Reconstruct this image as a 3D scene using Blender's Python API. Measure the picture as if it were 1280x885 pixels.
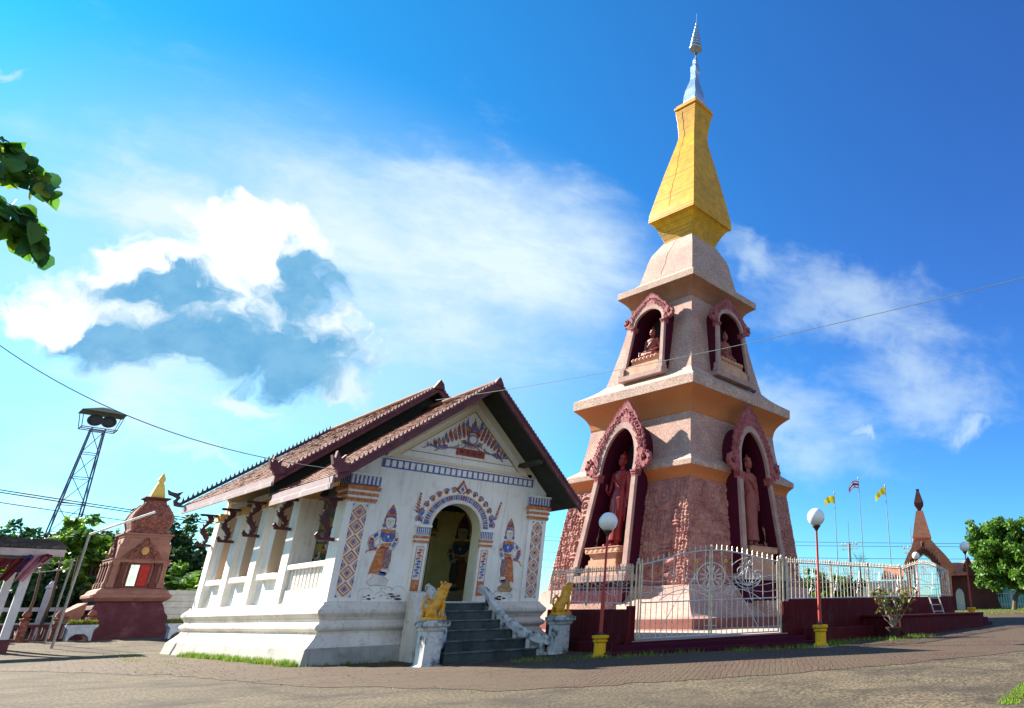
import bpy, bmesh, math, random
import numpy as np
from math import sin, cos, pi, radians as rad, exp, hypot, atan2, sqrt
from mathutils import Vector, Matrix, noise
random.seed(7); rng = np.random.default_rng(7)
for o in list(bpy.data.objects): bpy.data.objects.remove(o)
S = bpy.context.scene; COL = S.collection
# ---------------------------------------------------------------- camera
cd = bpy.data.cameras.new('camera'); cam = bpy.data.objects.new('camera', cd); COL.objects.link(cam)
YAW, PITCH, ROLL = rad(52.336), rad(20.79), rad(-1.024)
fwv = Vector((sin(YAW)*cos(PITCH), cos(YAW)*cos(PITCH), sin(PITCH)))
rv = Vector((cos(YAW), -sin(YAW), 0)); uv_ = rv.cross(fwv)
r2 = rv*cos(ROLL)+uv_*sin(ROLL); u2 = -rv*sin(ROLL)+uv_*cos(ROLL)
M = Matrix((r2, u2, -fwv)).transposed().to_4x4(); M.translation = (-7.308, -20.093, 1.05)
cam.matrix_world = M
cd.sensor_fit = 'HORIZONTAL'; cd.sensor_width = 36; cd.lens = 837.054/1280*36
cd.shift_x = (640-964.473)/1280; cd.shift_y = (445.088-442.5)/1280
cd.clip_start = .05; cd.clip_end = 4000
S.camera = cam
S.render.resolution_x = 1024; S.render.resolution_y = 708
# ---------------------------------------------------------------- sun
SUN = Vector((.56, -1.52, -1.0)).normalized()
sl = bpy.data.lights.new('sun', 'SUN'); sl.energy = 5.0; sl.angle = rad(.5); sl.color = (1, .90, .76)
so = bpy.data.objects.new('sun', sl); COL.objects.link(so); so.location = (0, 0, 60)
so.rotation_euler = SUN.to_track_quat('-Z', 'Y').to_euler()
# ---------------------------------------------------------------- world: Nishita sky with clouds at fixed sky directions
W = bpy.data.worlds.new('World'); S.world = W; W.use_nodes = True
nt = W.node_tree; N = nt.nodes; Lk = nt.links; N.clear()
def nd(t, **k):
    n = N.new(t)
    for a, b in k.items(): setattr(n, a, b)
    return n
def mth(op, a, b=None, c=None, clamp=False):
    n = nd('ShaderNodeMath', operation=op, use_clamp=clamp)
    for i, v in enumerate((a, b, c)):
        if v is None: continue
        if isinstance(v, (int, float)): n.inputs[i].default_value = v
        else: Lk.new(v, n.inputs[i])
    return n.outputs[0]
sky = nd('ShaderNodeTexSky', sky_type='NISHITA', sun_disc=False)
sky.sun_elevation = math.asin(-SUN.z); sky.sun_rotation = atan2(-SUN.x, -SUN.y)
sky.air_density = 1.0; sky.dust_density = .15; sky.ozone_density = 2.0
tc = nd('ShaderNodeTexCoord')
def dirof(a, b):
    return (fwv + r2*((a-964.473)/837.054) - u2*((b-445.088)/837.054)).normalized()
cdv = dirof(560, 380); av = Vector((cdv.y, -cdv.x, 0)).normalized(); bv = av.cross(cdv)
def dotn(v):
    n = nd('ShaderNodeVectorMath', operation='DOT_PRODUCT'); Lk.new(tc.outputs['Generated'], n.inputs[0]); n.inputs[1].default_value = v
    return n.outputs['Value']
dz = mth('MAXIMUM', dotn(cdv), .05); px = mth('DIVIDE', dotn(av), dz); py = mth('DIVIDE', dotn(bv), dz)
cmb = nd('ShaderNodeCombineXYZ'); Lk.new(px, cmb.inputs[0]); Lk.new(py, cmb.inputs[1]); P2 = P2raw = cmb.outputs[0]
def warp(src, scale, amp, detail=6):
    n = nd('ShaderNodeTexNoise'); Lk.new(src, n.inputs['Vector']); n.inputs['Scale'].default_value = scale; n.inputs['Detail'].default_value = detail; n.inputs['Roughness'].default_value = .6
    a = nd('ShaderNodeVectorMath', operation='SUBTRACT'); Lk.new(n.outputs['Color'], a.inputs[0]); a.inputs[1].default_value = (.5, .5, .5)
    b = nd('ShaderNodeVectorMath', operation='SCALE'); Lk.new(a.outputs[0], b.inputs[0]); b.inputs['Scale'].default_value = amp
    c = nd('ShaderNodeVectorMath', operation='ADD'); Lk.new(src, c.inputs[0]); Lk.new(b.outputs[0], c.inputs[1]); return c.outputs[0]
PW = warp(warp(P2raw, 7, .16, 3), 26, .05, 6)
def p2(a, b):
    d = dirof(a, b); k = d.dot(cdv); return d.dot(av)/k, d.dot(bv)/k
def noi(scale, detail=6, rough=.6, dist=0., vec=P2, sx=1, sy=1, rot=0):
    mp = nd('ShaderNodeMapping'); mp.inputs['Scale'].default_value = (sx, sy, 1); mp.inputs['Rotation'].default_value = (0, 0, rot)
    Lk.new(vec, mp.inputs[0]); n = nd('ShaderNodeTexNoise'); Lk.new(mp.outputs[0], n.inputs['Vector'])
    n.inputs['Scale'].default_value = scale; n.inputs['Detail'].default_value = detail; n.inputs['Roughness'].default_value = rough; n.inputs['Distortion'].default_value = dist
    return n.outputs['Fac']
def blob(a, b, a1, b1, ratio, vec=None):
    # soft ellipse: centre pixel direction, end of its long axis, ratio short/long
    x0, y0 = p2(a, b); x1, y1 = p2(a1, b1); L = hypot(x1-x0, y1-y0); an = atan2(y1-y0, x1-x0)
    mp = nd('ShaderNodeMapping', vector_type='TEXTURE'); mp.inputs['Location'].default_value = (x0, y0, 0)
    mp.inputs['Rotation'].default_value = (0, 0, an); mp.inputs['Scale'].default_value = (L, L*ratio, 1)
    Lk.new(vec or PW, mp.inputs[0]); l = nd('ShaderNodeVectorMath', operation='LENGTH'); Lk.new(mp.outputs[0], l.inputs[0])
    return mth('SUBTRACT', 1.0, l.outputs['Value'])          # 1 at centre, 0 at edge
def mx(*v):
    r = v[0]
    for q in v[1:]: r = mth('SMOOTH_MAX', r, q, .15)
    return r
def sstep(v, a, b):
    n = nd('ShaderNodeMapRange', interpolation_type='SMOOTHSTEP'); Lk.new(v, n.inputs[0]); n.inputs[1].default_value = a; n.inputs[2].default_value = b
    return n.outputs[0]
nbig = noi(5, 8, .62, .3); nmid = noi(13, 8, .6, .4); nwisp = noi(3.6, 10, .66, .25, sx=1, sy=2.6, rot=rad(24)); nbil = noi(24, 6, .6, .1)
# cumulus: dark body, bright billows, grey interior
def nz(v, k): return mth('MULTIPLY', mth('SUBTRACT', v, .5), k)
def layer(sh_, k1, k2, lo, hi): return sstep(mth('ADD', mth('ADD', sh_, nz(nmid, k1)), nz(nbil, k2)), lo, hi)
def shifted(v, dx, dy):
    n = nd('ShaderNodeVectorMath', operation='ADD'); Lk.new(v, n.inputs[0]); n.inputs[1].default_value = (dx, dy, 0); return n.outputs[0]
def cfield(vec):
    e = mx(blob(275, 405, 490, 440, .42, vec), blob(345, 318, 438, 335, .84, vec), blob(95, 388, -5, 398, .52, vec), blob(335, 268, 395, 264, .8, vec), blob(190, 345, 100, 340, .45, vec))
    return mth('ADD', mth('ADD', e, nz(noi(9, 8, .62, .1, vec), .9)), nz(noi(24, 6, .6, .1, vec), .5))
F0 = cfield(PW); F1 = cfield(shifted(PW, -.022, .016))
lit = mth('SUBTRACT', F0, F1)                         # the side of each billow turned to the sun
calpha = sstep(F0, -.06, .26)
core = mth('ADD', mx(blob(278, 424, 500, 440, .44), blob(215, 370, 325, 400, .55), blob(395, 340, 445, 365, .45)), mth('ADD', nz(nmid, 1.0), nz(nbil, .6)))
cshade = sstep(mth('SUBTRACT', core, mth('MULTIPLY', lit, 1.6)), -.32, .62)
under_ = layer(mx(blob(310, 500, 352, 502, .4), blob(430, 470, 480, 480, .5)), 1.2, .8, .05, .6)
# thin veils and wisps
veil0 = sstep(mx(blob(330, 390, 860, 460, .60, P2raw), blob(620, 330, 860, 360, .62, P2raw), blob(90, 350, -150, 330, .55, P2raw)), -.05, .75)
veil = mx(blob(230, 270, 20, 180, .32), blob(600, 320, 850, 400, .45), blob(150, 500, -60, 560, .6), blob(560, 230, 760, 250, .25))
veiln = sstep(mth('ADD', mth('MULTIPLY', veil, .8), nz(nwisp, 2.4)), -.25, 1.0)
wr = mx(blob(1060, 385, 1240, 415, .24), blob(1160, 490, 1270, 500, .5), blob(980, 520, 1120, 570, .4), blob(940, 330, 1000, 380, .4))
wrn = sstep(mth('ADD', wr, nz(nwisp, 2.2)), -.15, 1.15)
low = mx(blob(240, 575, 350, 590, .22), blob(70, 625, 170, 640, .3), blob(40, 610, -60, 620, .4))
lown = sstep(mth('ADD', low, nz(nmid, 1.6)), .0, .9)
sm_ = sstep(mth('ADD', mx(blob(1215, 540, 1240, 540, .8), blob(1080, 548, 1112, 550, .35), blob(30, 85, 80, 98, .4)), nz(nmid, 1.4)), -.05, 1.0)
allm = mth('MAXIMUM', mth('ADD', mth('MULTIPLY', veil0, .50), mth('MULTIPLY', veiln, .60)), mth('MAXIMUM', mth('MULTIPLY', wrn, .55), mth('MAXIMUM', mth('MULTIPLY', lown, .7), mth('MULTIPLY', sm_, .6))))
# sky colour: saturated, cyan towards the sun side and the horizon
def mixc(f, a, b):
    n = nd('ShaderNodeMix', data_type='RGBA')
    for s, v in ((n.inputs[0], f), (n.inputs[6], a), (n.inputs[7], b)):
        if isinstance(v, (int, float)): s.default_value = v
        elif isinstance(v, tuple): s.default_value = v+(1,)
        else: Lk.new(v, s)
    return n.outputs[2]
hs = nd('ShaderNodeHueSaturation'); Lk.new(sky.outputs[0], hs.inputs['Color']); hs.inputs['Saturation'].default_value = SKYSAT = 1.15; hs.inputs['Value'].default_value = 1.0
hs.inputs['Hue'].default_value = .5
up_z = dotn(Vector((0, 0, 1)))
side = mixc(sstep(dotn(Vector((-.80, .60, 0))), -.7, .7), (.30, .52, .90), (.08, .76, .88))
tint = mixc(sstep(up_z, -.02, .5), mixc(sstep(dotn(Vector((-.80, .60, 0))), -.7, .5), (.22, .56, .84), (.50, .90, .98)), side)
tm = nd('ShaderNodeMix', data_type='RGBA', blend_type='MULTIPLY'); tm.inputs[0].default_value = 1; Lk.new(hs.outputs[0], tm.inputs[6]); Lk.new(tint, tm.inputs[7])
skyc = mixc(allm, tm.outputs[2], (3.3, 4.0, 4.3))
skyc = mixc(mth('MULTIPLY', under_, .8), skyc, (3.6, 4.1, 4.3))
ccol = mixc(cshade, (4.6, 4.9, 5.0), mixc(sstep(nbil, .3, .72), (.55, 1.75, 3.0), (.95, 2.2, 3.3)))
skyc = mixc(mth('MULTIPLY', calpha, .94), skyc, ccol)
# unseen bright broken cloud, added behind the viewer to raise the fill light
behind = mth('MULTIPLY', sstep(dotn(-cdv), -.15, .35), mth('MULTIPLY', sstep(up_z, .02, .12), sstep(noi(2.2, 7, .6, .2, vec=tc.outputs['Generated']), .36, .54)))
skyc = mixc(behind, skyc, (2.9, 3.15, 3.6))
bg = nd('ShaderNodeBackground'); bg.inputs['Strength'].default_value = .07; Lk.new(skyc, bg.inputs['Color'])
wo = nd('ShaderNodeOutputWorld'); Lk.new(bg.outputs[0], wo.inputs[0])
# ---------------------------------------------------------------- view
S.view_settings.view_transform = 'Standard'; S.view_settings.look = 'None'; S.view_settings.gamma = 1; S.view_settings.use_curve_mapping = False
S.view_settings.exposure = 1.8
S.render.engine = 'CYCLES'; S.cycles.max_bounces = 6; S.cycles.transparent_max_bounces = 8
# ================================================================ helpers
MATS = {}
def mat(name, col, rough=.8, col2=None, scale=3., detail=4, bump=0., bscale=None, spec=.3, metal=0., lo=.35, hi=.65, fine=0., fscale=60, trans=0., dirt=None, dscale=1.3, dlo=.55, dhi=.75, emis=None, crack=False, streak=0.):
    if name in MATS: return MATS[name]
    m = bpy.data.materials.new(name); m.use_nodes = True; t = m.node_tree; nn = t.nodes; lk = t.links
    b = nn['Principled BSDF']; b.inputs['Roughness'].default_value = rough; b.inputs['Metallic'].default_value = metal
    b.inputs['Specular IOR Level'].default_value = spec
    tcn = nn.new('ShaderNodeTexCoord'); vec = tcn.outputs['Object']
    def noise_(s, d=4, r=.6):
        n = nn.new('ShaderNodeTexNoise'); lk.new(vec, n.inputs['Vector']); n.inputs['Scale'].default_value = s; n.inputs['Detail'].default_value = d; n.inputs['Roughness'].default_value = r; return n.outputs['Fac']
    def rng_(v, a, b_, c=0., d=1.):
        n = nn.new('ShaderNodeMapRange'); lk.new(v, n.inputs[0]); n.inputs[1].default_value = a; n.inputs[2].default_value = b_; n.inputs[3].default_value = c; n.inputs[4].default_value = d; return n.outputs[0]
    def mix(f, a, b_, bt='MIX'):
        n = nn.new('ShaderNodeMix'); n.data_type = 'RGBA'; n.blend_type = bt
        for s, v in ((n.inputs[0], f), (n.inputs[6], a), (n.inputs[7], b_)):
            if isinstance(v, (int, float)): s.default_value = v
            elif isinstance(v, tuple): s.default_value = v[:3]+(1,)
            else: lk.new(v, s)
        return n.outputs[2]
    c2 = col2 or tuple(x*.78 for x in col)
    c = mix(rng_(noise_(scale, detail), lo, hi), tuple(col), tuple(c2))
    if fine: c = mix(fine, c, mix(rng_(noise_(fscale, 2, .5), .38, .62), (.25, .25, .25), (1.6, 1.6, 1.6)), 'MULTIPLY')
    if streak:
        mp = nn.new('ShaderNodeMapping'); mp.inputs['Scale'].default_value = (7, 7, .55); lk.new(vec, mp.inputs[0]); ns = nn.new('ShaderNodeTexNoise'); lk.new(mp.outputs[0], ns.inputs['Vector']); ns.inputs['Scale'].default_value = 1.6; ns.inputs['Detail'].default_value = 7; ns.inputs['Roughness'].default_value = .65
        c = mix(rng_(ns.outputs['Fac'], .52, .78, 0, streak), c, (.20, .17, .12))
    if dirt:
        c = mix(rng_(noise_(dscale, 7, .7), dlo, dhi), c, tuple(dirt))
    if crack:
        v = nn.new('ShaderNodeTexVoronoi'); v.feature = 'DISTANCE_TO_EDGE'; v.inputs['Scale'].default_value = crack; lk.new(vec, v.inputs['Vector'])
        c = mix(rng_(v.outputs['Distance'], 0, .006, .8, 0), c, tuple(x*.35 for x in c2))
    lk.new(c, b.inputs['Base Color'])
    if bump:
        bn = nn.new('ShaderNodeBump'); bn.inputs['Strength'].default_value = bump; bn.inputs['Distance'].default_value = .03
        lk.new(noise_(bscale or fscale, 3), bn.inputs['Height']); lk.new(bn.outputs[0], b.inputs['Normal'])
    if emis: b.inputs['Emission Color'].default_value = emis[:3]+(1,); b.inputs['Emission Strength'].default_value = emis[3]
    if trans:
        tr = nn.new('ShaderNodeBsdfTranslucent'); lk.new(c, tr.inputs[0]); ms = nn.new('ShaderNodeMixShader'); ms.inputs[0].default_value = trans
        lk.new(b.outputs[0], ms.inputs[1]); lk.new(tr.outputs[0], ms.inputs[2]); lk.new(ms.outputs[0], nn['Material Output'].inputs[0])
    MATS[name] = m; return m
def brickmat(name, c1, c2, mortar, sx=.22, sy=.11, ms=.012, rough=.85, dirt=None, bump=.5, rot=0., msm=.2, nlo=.55, nhi=1.35, warp_=0., dlo=.5, dhi=.7, use='Object', axes=None):
    if name in MATS: return MATS[name]
    m = mat(name, c1, rough); t = m.node_tree; nn = t.nodes; lk = t.links; b = nn['Principled BSDF']
    tcn = nn.new('ShaderNodeTexCoord'); mp = nn.new('ShaderNodeMapping'); mp.inputs['Rotation'].default_value = axes or (0, 0, rot); lk.new(tcn.outputs['Object'], mp.inputs[0])
    wn_ = nn.new('ShaderNodeTexNoise'); wn_.inputs['Scale'].default_value = 2.5; lk.new(tcn.outputs['Object'], wn_.inputs['Vector'])
    wm = nn.new('ShaderNodeVectorMath'); wm.operation = 'MULTIPLY_ADD'; lk.new(wn_.outputs['Color'], wm.inputs[0]); wm.inputs[1].default_value = (warp_, warp_, warp_); lk.new(mp.outputs[0], wm.inputs[2]); mp = wm
    br = nn.new('ShaderNodeTexBrick'); lk.new(mp.outputs[0], br.inputs['Vector']); br.inputs['Scale'].default_value = 1
    br.inputs['Brick Width'].default_value = sx; br.inputs['Row Height'].default_value = sy; br.inputs['Mortar Size'].default_value = ms; br.inputs['Mortar Smooth'].default_value = msm
    br.inputs['Color1'].default_value = c1+(1,); br.inputs['Color2'].default_value = c2+(1,); br.inputs['Mortar'].default_value = mortar+(1,); br.inputs['Bias'].default_value = -.1
    out = br.outputs['Color']
    n1 = nn.new('ShaderNodeTexNoise'); n1.inputs['Scale'].default_value = 2.2; n1.inputs['Detail'].default_value = 8; lk.new(tcn.outputs['Object'], n1.inputs['Vector'])
    mm = nn.new('ShaderNodeMix'); mm.data_type = 'RGBA'; mm.blend_type = 'MULTIPLY'; mm.inputs[0].default_value = .8; lk.new(out, mm.inputs[6])
    r0 = nn.new('ShaderNodeMapRange'); lk.new(n1.outputs['Fac'], r0.inputs[0]); r0.inputs[1].default_value = .3; r0.inputs[2].default_value = .7; r0.inputs[3].default_value = nlo; r0.inputs[4].default_value = nhi
    lk.new(r0.outputs[0], mm.inputs[7]); out = mm.outputs[2]
    if dirt:
        n2 = nn.new('ShaderNodeTexNoise'); n2.inputs['Scale'].default_value = .7; n2.inputs['Detail'].default_value = 9; n2.inputs['Roughness'].default_value = .7; lk.new(tcn.outputs['Object'], n2.inputs['Vector'])
        r = nn.new('ShaderNodeMapRange'); lk.new(n2.outputs['Fac'], r.inputs[0]); r.inputs[1].default_value = dlo; r.inputs[2].default_value = dhi
        m2 = nn.new('ShaderNodeMix'); m2.data_type = 'RGBA'; lk.new(r.outputs[0], m2.inputs[0]); lk.new(out, m2.inputs[6]); m2.inputs[7].default_value = dirt+(1,); out = m2.outputs[2]
    lk.new(out, b.inputs['Base Color'])
    bn = nn.new('ShaderNodeBump'); bn.inputs['Strength'].default_value = bump; bn.inputs['Distance'].default_value = .02; bn.invert = True; lk.new(br.outputs['Fac'], bn.inputs['Height']); lk.new(bn.outputs[0], b.inputs['Normal'])
    return m
def tag(o, label=None, cat=None, group=None, kind=None):
    if label: o['label'] = label
    if cat: o['category'] = cat
    if group: o['group'] = group
    if kind: o['kind'] = kind
    return o
OFF = {}
def empty(name, loc, label=None, cat=None, group=None, local=False, rz=0):
    """thing root. local=True: parts are modelled round (0,0,0) and the root carries place and turn; else parts are in world coordinates"""
    o = bpy.data.objects.new(name, None); o.empty_display_size = .3; COL.objects.link(o); o.location = loc; o.rotation_euler = (0, 0, rz)
    OFF[o.name] = Vector((0, 0, 0)) if local else Vector(loc)
    return tag(o, label, cat, group)
class MB:
    def __init__(s): s.v = []; s.f = []; s.m = []
    def add(s, vs, fs, m=0):
        n = len(s.v); s.v += [tuple(v) for v in vs]; s.f += [tuple(i+n for i in f) for f in fs]; s.m += [m]*len(fs); return s
    def box(s, x0, x1, y0, y1, z0, z1, m=0, T=None):
        vs = [(x, y, z) for z in (z0, z1) for y in (y0, y1) for x in (x0, x1)]
        if T: vs = [T(v) for v in vs]
        return s.add(vs, [(0, 2, 3, 1), (4, 5, 7, 6), (0, 1, 5, 4), (1, 3, 7, 5), (3, 2, 6, 7), (2, 0, 4, 6)], m)
    def cbox(s, c, d, m=0, rz=0, rx=0, ry=0):
        R = Matrix.Rotation(rz, 3, 'Z') @ Matrix.Rotation(ry, 3, 'Y') @ Matrix.Rotation(rx, 3, 'X'); c = Vector(c)
        return s.box(-d[0]/2, d[0]/2, -d[1]/2, d[1]/2, -d[2]/2, d[2]/2, m, T=lambda v: c+R@Vector(v))
    def prism(s, pts, fn, a, b, m=0):
        """2-D outline pts, mapped by fn(x, y, depth) at depths a and b"""
        n = len(pts); vs = [fn(x, y, a) for x, y in pts]+[fn(x, y, b) for x, y in pts]
        return s.add(vs, [tuple(range(n))[::-1], tuple(range(n, 2*n))]+[(i, (i+1) % n, n+(i+1) % n, n+i) for i in range(n)], m)
    def tube(s, path, r, n=8, m=0, cap=True):
        P = [Vector(p) for p in path]; k = len(P); R = r if isinstance(r, (list, tuple)) else [r]*k
        vs = []; up = Vector((0, 0, 1))
        t0 = (P[1]-P[0]).normalized(); a = t0.cross(up)
        if a.length < .1: a = t0.cross(Vector((1, 0, 0)))
        a.normalize()
        for i in range(k):
            t = (P[min(i+1, k-1)]-P[max(i-1, 0)]).normalized(); a = (a-t*a.dot(t)).normalized(); b = t.cross(a)
            for j in range(n):
                q = 2*pi*j/n; vs.append(P[i]+(a*cos(q)+b*sin(q))*R[i])
        fs = [(i*n+j, i*n+(j+1) % n, (i+1)*n+(j+1) % n, (i+1)*n+j) for i in range(k-1) for j in range(n)]
        if cap: fs += [tuple(range(n))[::-1], tuple(range((k-1)*n, k*n))]
        return s.add(vs, fs, m)
    def lathe(s, prof, c=(0, 0, 0), n=16, rot=0, sx=1, sy=1, m=0, T=None):
        vs = []
        for r, z in prof:
            for j in range(n):
                q = 2*pi*j/n+rot; v = (c[0]+r*cos(q)*sx, c[1]+r*sin(q)*sy, c[2]+z); vs.append(T(v) if T else v)
        k = len(prof); fs = [(i*n+j, i*n+(j+1) % n, (i+1)*n+(j+1) % n, (i+1)*n+j) for i in range(k-1) for j in range(n)]
        return s.add(vs, fs+[tuple(range(n))[::-1], tuple(range((k-1)*n, k*n))], m)
    def sq(s, prof, c=(0, 0, 0), m=0, sub=1):
        """square plan: profile of (half width, z)"""
        return s.lathe([(w*sqrt(2), z) for w, z in prof], c, 4, pi/4, m=m)
    def ring(s, prof, rect, m=0):
        """moulded profile (offset, z) round a rectangle x0,x1,y0,y1"""
        x0, x1, y0, y1 = rect; vs = []
        for o, z in prof: vs += [(x0-o, y0-o, z), (x1+o, y0-o, z), (x1+o, y1+o, z), (x0-o, y1+o, z)]
        k = len(prof); fs = [(i*4+j, i*4+(j+1) % 4, (i+1)*4+(j+1) % 4, (i+1)*4+j) for i in range(k-1) for j in range(4)]
        return s.add(vs, fs+[(3, 2, 1, 0), tuple(range((k-1)*4, k*4))], m)
    def ell(s, c, r, m=0, n=10, k=7, rz=0, rx=0, ry=0):
        R = Matrix.Rotation(rz, 3, 'Z') @ Matrix.Rotation(ry, 3, 'Y') @ Matrix.Rotation(rx, 3, 'X'); c = Vector(c)
        pr = [(sin(pi*i/k), -cos(pi*i/k)) for i in range(k+1)]; pr[0] = (.001, -1); pr[-1] = (.001, 1)
        return s.lathe(pr, n=n, m=m, T=lambda v: c+R@Vector((v[0]*r[0], v[1]*r[1], v[2]*r[2])))
    def xf(s, fn):
        s.v = [tuple(fn(Vector(v))) for v in s.v]; return s
    def build(s, name, mats, parent=None, smooth=False, loc=None, flip=True):
        me = bpy.data.meshes.new(name); o = bpy.data.objects.new(name, me); COL.objects.link(o)
        if parent is not None:
            off = OFF[parent.name]; o.parent = parent; OFF[o.name] = off; o.location = (0, 0, 0)
        else:
            if loc is None:
                A = np.array(s.v); loc = ((A[:, 0].min()+A[:, 0].max())/2, (A[:, 1].min()+A[:, 1].max())/2, A[:, 2].min())
            off = Vector(loc); o.location = loc; OFF[o.name] = off
        me.from_pydata([(v[0]-off[0], v[1]-off[1], v[2]-off[2]) for v in s.v], [], s.f)
        if not isinstance(mats, (list, tuple)): mats = [mats]
        for q in mats: me.materials.append(q)
        if len(mats) > 1: me.polygons.foreach_set('material_index', s.m)
        bm = bmesh.new(); bm.from_mesh(me)
        if flip: bmesh.ops.recalc_face_normals(bm, faces=bm.faces)
        if smooth:
            for f in bm.faces: f.smooth = True
            for e in bm.edges:
                if len(e.link_faces) == 2 and e.calc_face_angle(0) > rad(38): e.smooth = False
        bm.to_mesh(me); bm.free(); me.update()
        return o
def fuse(o, vox=.02, it=4, fac=.5):
    r = o.modifiers.new('remesh', 'REMESH'); r.mode = 'VOXEL'; r.voxel_size = vox; r.use_smooth_shade = True
    s = o.modifiers.new('smooth', 'SMOOTH'); s.iterations = it; s.factor = fac; return o
def bevel(o, w=.01, seg=2):
    b = o.modifiers.new('bevel', 'BEVEL'); b.width = w; b.segments = seg; b.limit_method = 'ANGLE'; b.angle_limit = rad(35); return o
def copytree(o, parent=None):
    c = o.copy(); COL.objects.link(c); c.parent = parent
    for ch in list(o.children): copytree(ch, c)
    return c
def ss(a, b, x):
    t = min(max((x-a)/(b-a), 0), 1); return t*t*(3-2*t)
def tz(x, y):
    z = .021*min(max(x, 0), 25)+.43*ss(25, 60, x)+.38*ss(12.3, 21, y)*(1-ss(2, 12, x))
    return z-.13*exp(-((x-3)**2+(y+2)**2)/8)
def soup(name, V, nper, mats, parent=None, mi=None, loc=None):
    """many separate polygons with nper vertices each, V is an array (k*nper, 3)"""
    off = OFF[parent.name] if parent is not None else Vector(loc or tuple(V.mean(0)*[1, 1, 0]+[0, 0, V[:, 2].min()]))
    me = bpy.data.meshes.new(name); k = len(V)//nper; V = V-np.array(off)
    me.vertices.add(len(V)); me.vertices.foreach_set('co', V.ravel()); me.loops.add(len(V)); me.loops.foreach_set('vertex_index', np.arange(len(V)))
    me.polygons.add(k); me.polygons.foreach_set('loop_start', np.arange(k)*nper); me.polygons.foreach_set('loop_total', np.full(k, nper))
    for q in (mats if isinstance(mats, (list, tuple)) else [mats]): me.materials.append(q)
    if mi is not None: me.polygons.foreach_set('material_index', mi)
    me.update(); me.validate()
    o = bpy.data.objects.new(name, me); COL.objects.link(o)
    if parent is not None: o.parent = parent; OFF[o.name] = off
    else: o.location = off; OFF[o.name] = off
    return o
def leafcloud(clumps, per, size, rad_=.5, droop=.3, asp=.55):
    """clumps: array of clump centres; leaf quads (diamonds) scattered through each clump"""
    C_ = np.repeat(np.array(clumps, float), per, 0); n = len(C_)
    d = rng.normal(size=(n, 3)); d /= np.linalg.norm(d, axis=1)[:, None]
    rr = rad_*rng.random(n)**.45
    P = C_+d*rr[:, None]*[1, 1, .8]
    a = rng.normal(size=(n, 3))*.7+d*.8; a[:, 2] -= droop; a /= np.linalg.norm(a, axis=1)[:, None]
    nn_ = d*.7+rng.normal(size=(n, 3))*.45+[0, 0, .5]; b = np.cross(a, nn_); b /= np.linalg.norm(b, axis=1)[:, None]
    s = size*(.6+.8*rng.random(n))[:, None]
    V = np.stack([P-a*s*.5, P+b*s*asp*.5-a*s*.05, P+a*s*.5, P-b*s*asp*.5-a*s*.05], 1)
    return V.reshape(-1, 3)
# ================================================================ materials
white = mat('lime_plaster', (.88, .86, .82), .85, (.81, .78, .72), 1.2, 6, .15, 25, dirt=(.52, .42, .30), dscale=1.9, dlo=.57, dhi=.82, streak=.42)
whitebase = mat('weathered_plaster', (.78, .74, .68), .9, (.62, .56, .48), .9, 7, .25, 18, dirt=(.30, .22, .13), dscale=2.6, dlo=.56, dhi=.80, streak=.55)
slabm = mat('grey_cement', (.44, .43, .40), .9, (.30, .29, .27), 2, 6, .2, 20, dirt=(.15, .13, .1), dscale=1.7, streak=.6)
ochre = mat('ochre_plaster', (.72, .50, .20), .85, (.58, .36, .12), 2.5)
yellow = mat('yellow_wall', (.66, .54, .20), .85, (.52, .40, .12), 1.4, 6)
cream = mat('cream_border', (.80, .66, .42), .85, (.74, .62, .46), 1.5)
tan = mat('tan_jamb', (.66, .50, .36), .85, (.6, .44, .3), 1.5)
fade = dict(dirt=(.62, .58, .52), dscale=15, dlo=.50, dhi=.76)
blue = mat('mural_blue', (.05, .09, .34), .7, (.10, .16, .42), 8, **fade)
orange = mat('mural_orange', (.60, .20, .05), .75, (.46, .13, .035), 9, **fade)
redp = mat('mural_red', (.40, .06, .035), .75, (.30, .045, .03), 9, **fade)
skin = mat('mural_white', (.80, .76, .70), .8)
purple = mat('mural_purple', (.20, .09, .20), .75, (.28, .12, .16), 14, **fade)
mgreen = mat('mural_green', (.06, .13, .08), .8, (.1, .17, .1), 9)
darkm = mat('mural_dark', (.035, .03, .035), .8, (.08, .05, .04), 9)
ochl = mat('mural_line', (.42, .26, .12), .8)
tile = mat('roof_tile', (.21, .068, .038), .85, (.12, .045, .032), 3.2, 6, .3, 30, dirt=(.22, .11, .085), dscale=3.4, dlo=.56, dhi=.8)
tilel = mat('roof_tile_pale', (.22, .10, .075), .85, (.22, .08, .06), 4, 6, .3, 30)
barge = mat('maroon_wood', (.155, .050, .062), .75, (.10, .036, .048), 3, 6, dirt=(.30, .17, .17), dscale=4)
fascm = mat('faded_purple_board', (.30, .235, .25), .8, (.28, .2, .23), 3, 6, dirt=(.5, .45, .42), dscale=2.2)
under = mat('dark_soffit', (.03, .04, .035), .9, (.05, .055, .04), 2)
woodd = mat('dark_bracket', (.10, .035, .04), .7, (.07, .025, .03), 5)
stepm = mat('mossy_cement', (.085, .10, .10), .9, (.045, .06, .062), 1.5, 8, .3, 25, dirt=(.02, .028, .028), dscale=2.4, dlo=.5, dhi=.7)
stepn = mat('worn_step_edge', (.17, .20, .20), .9, (.09, .11, .115), 3, 8, dirt=(.04, .05, .05), dscale=3, dlo=.5, dhi=.65)
railm = mat('mouldy_plaster', (.66, .68, .68), .9, (.46, .50, .52), 2.2, 7, .2, 25, dirt=(.03, .045, .05), dscale=3.2, dlo=.49, dhi=.64, streak=.6)
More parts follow.
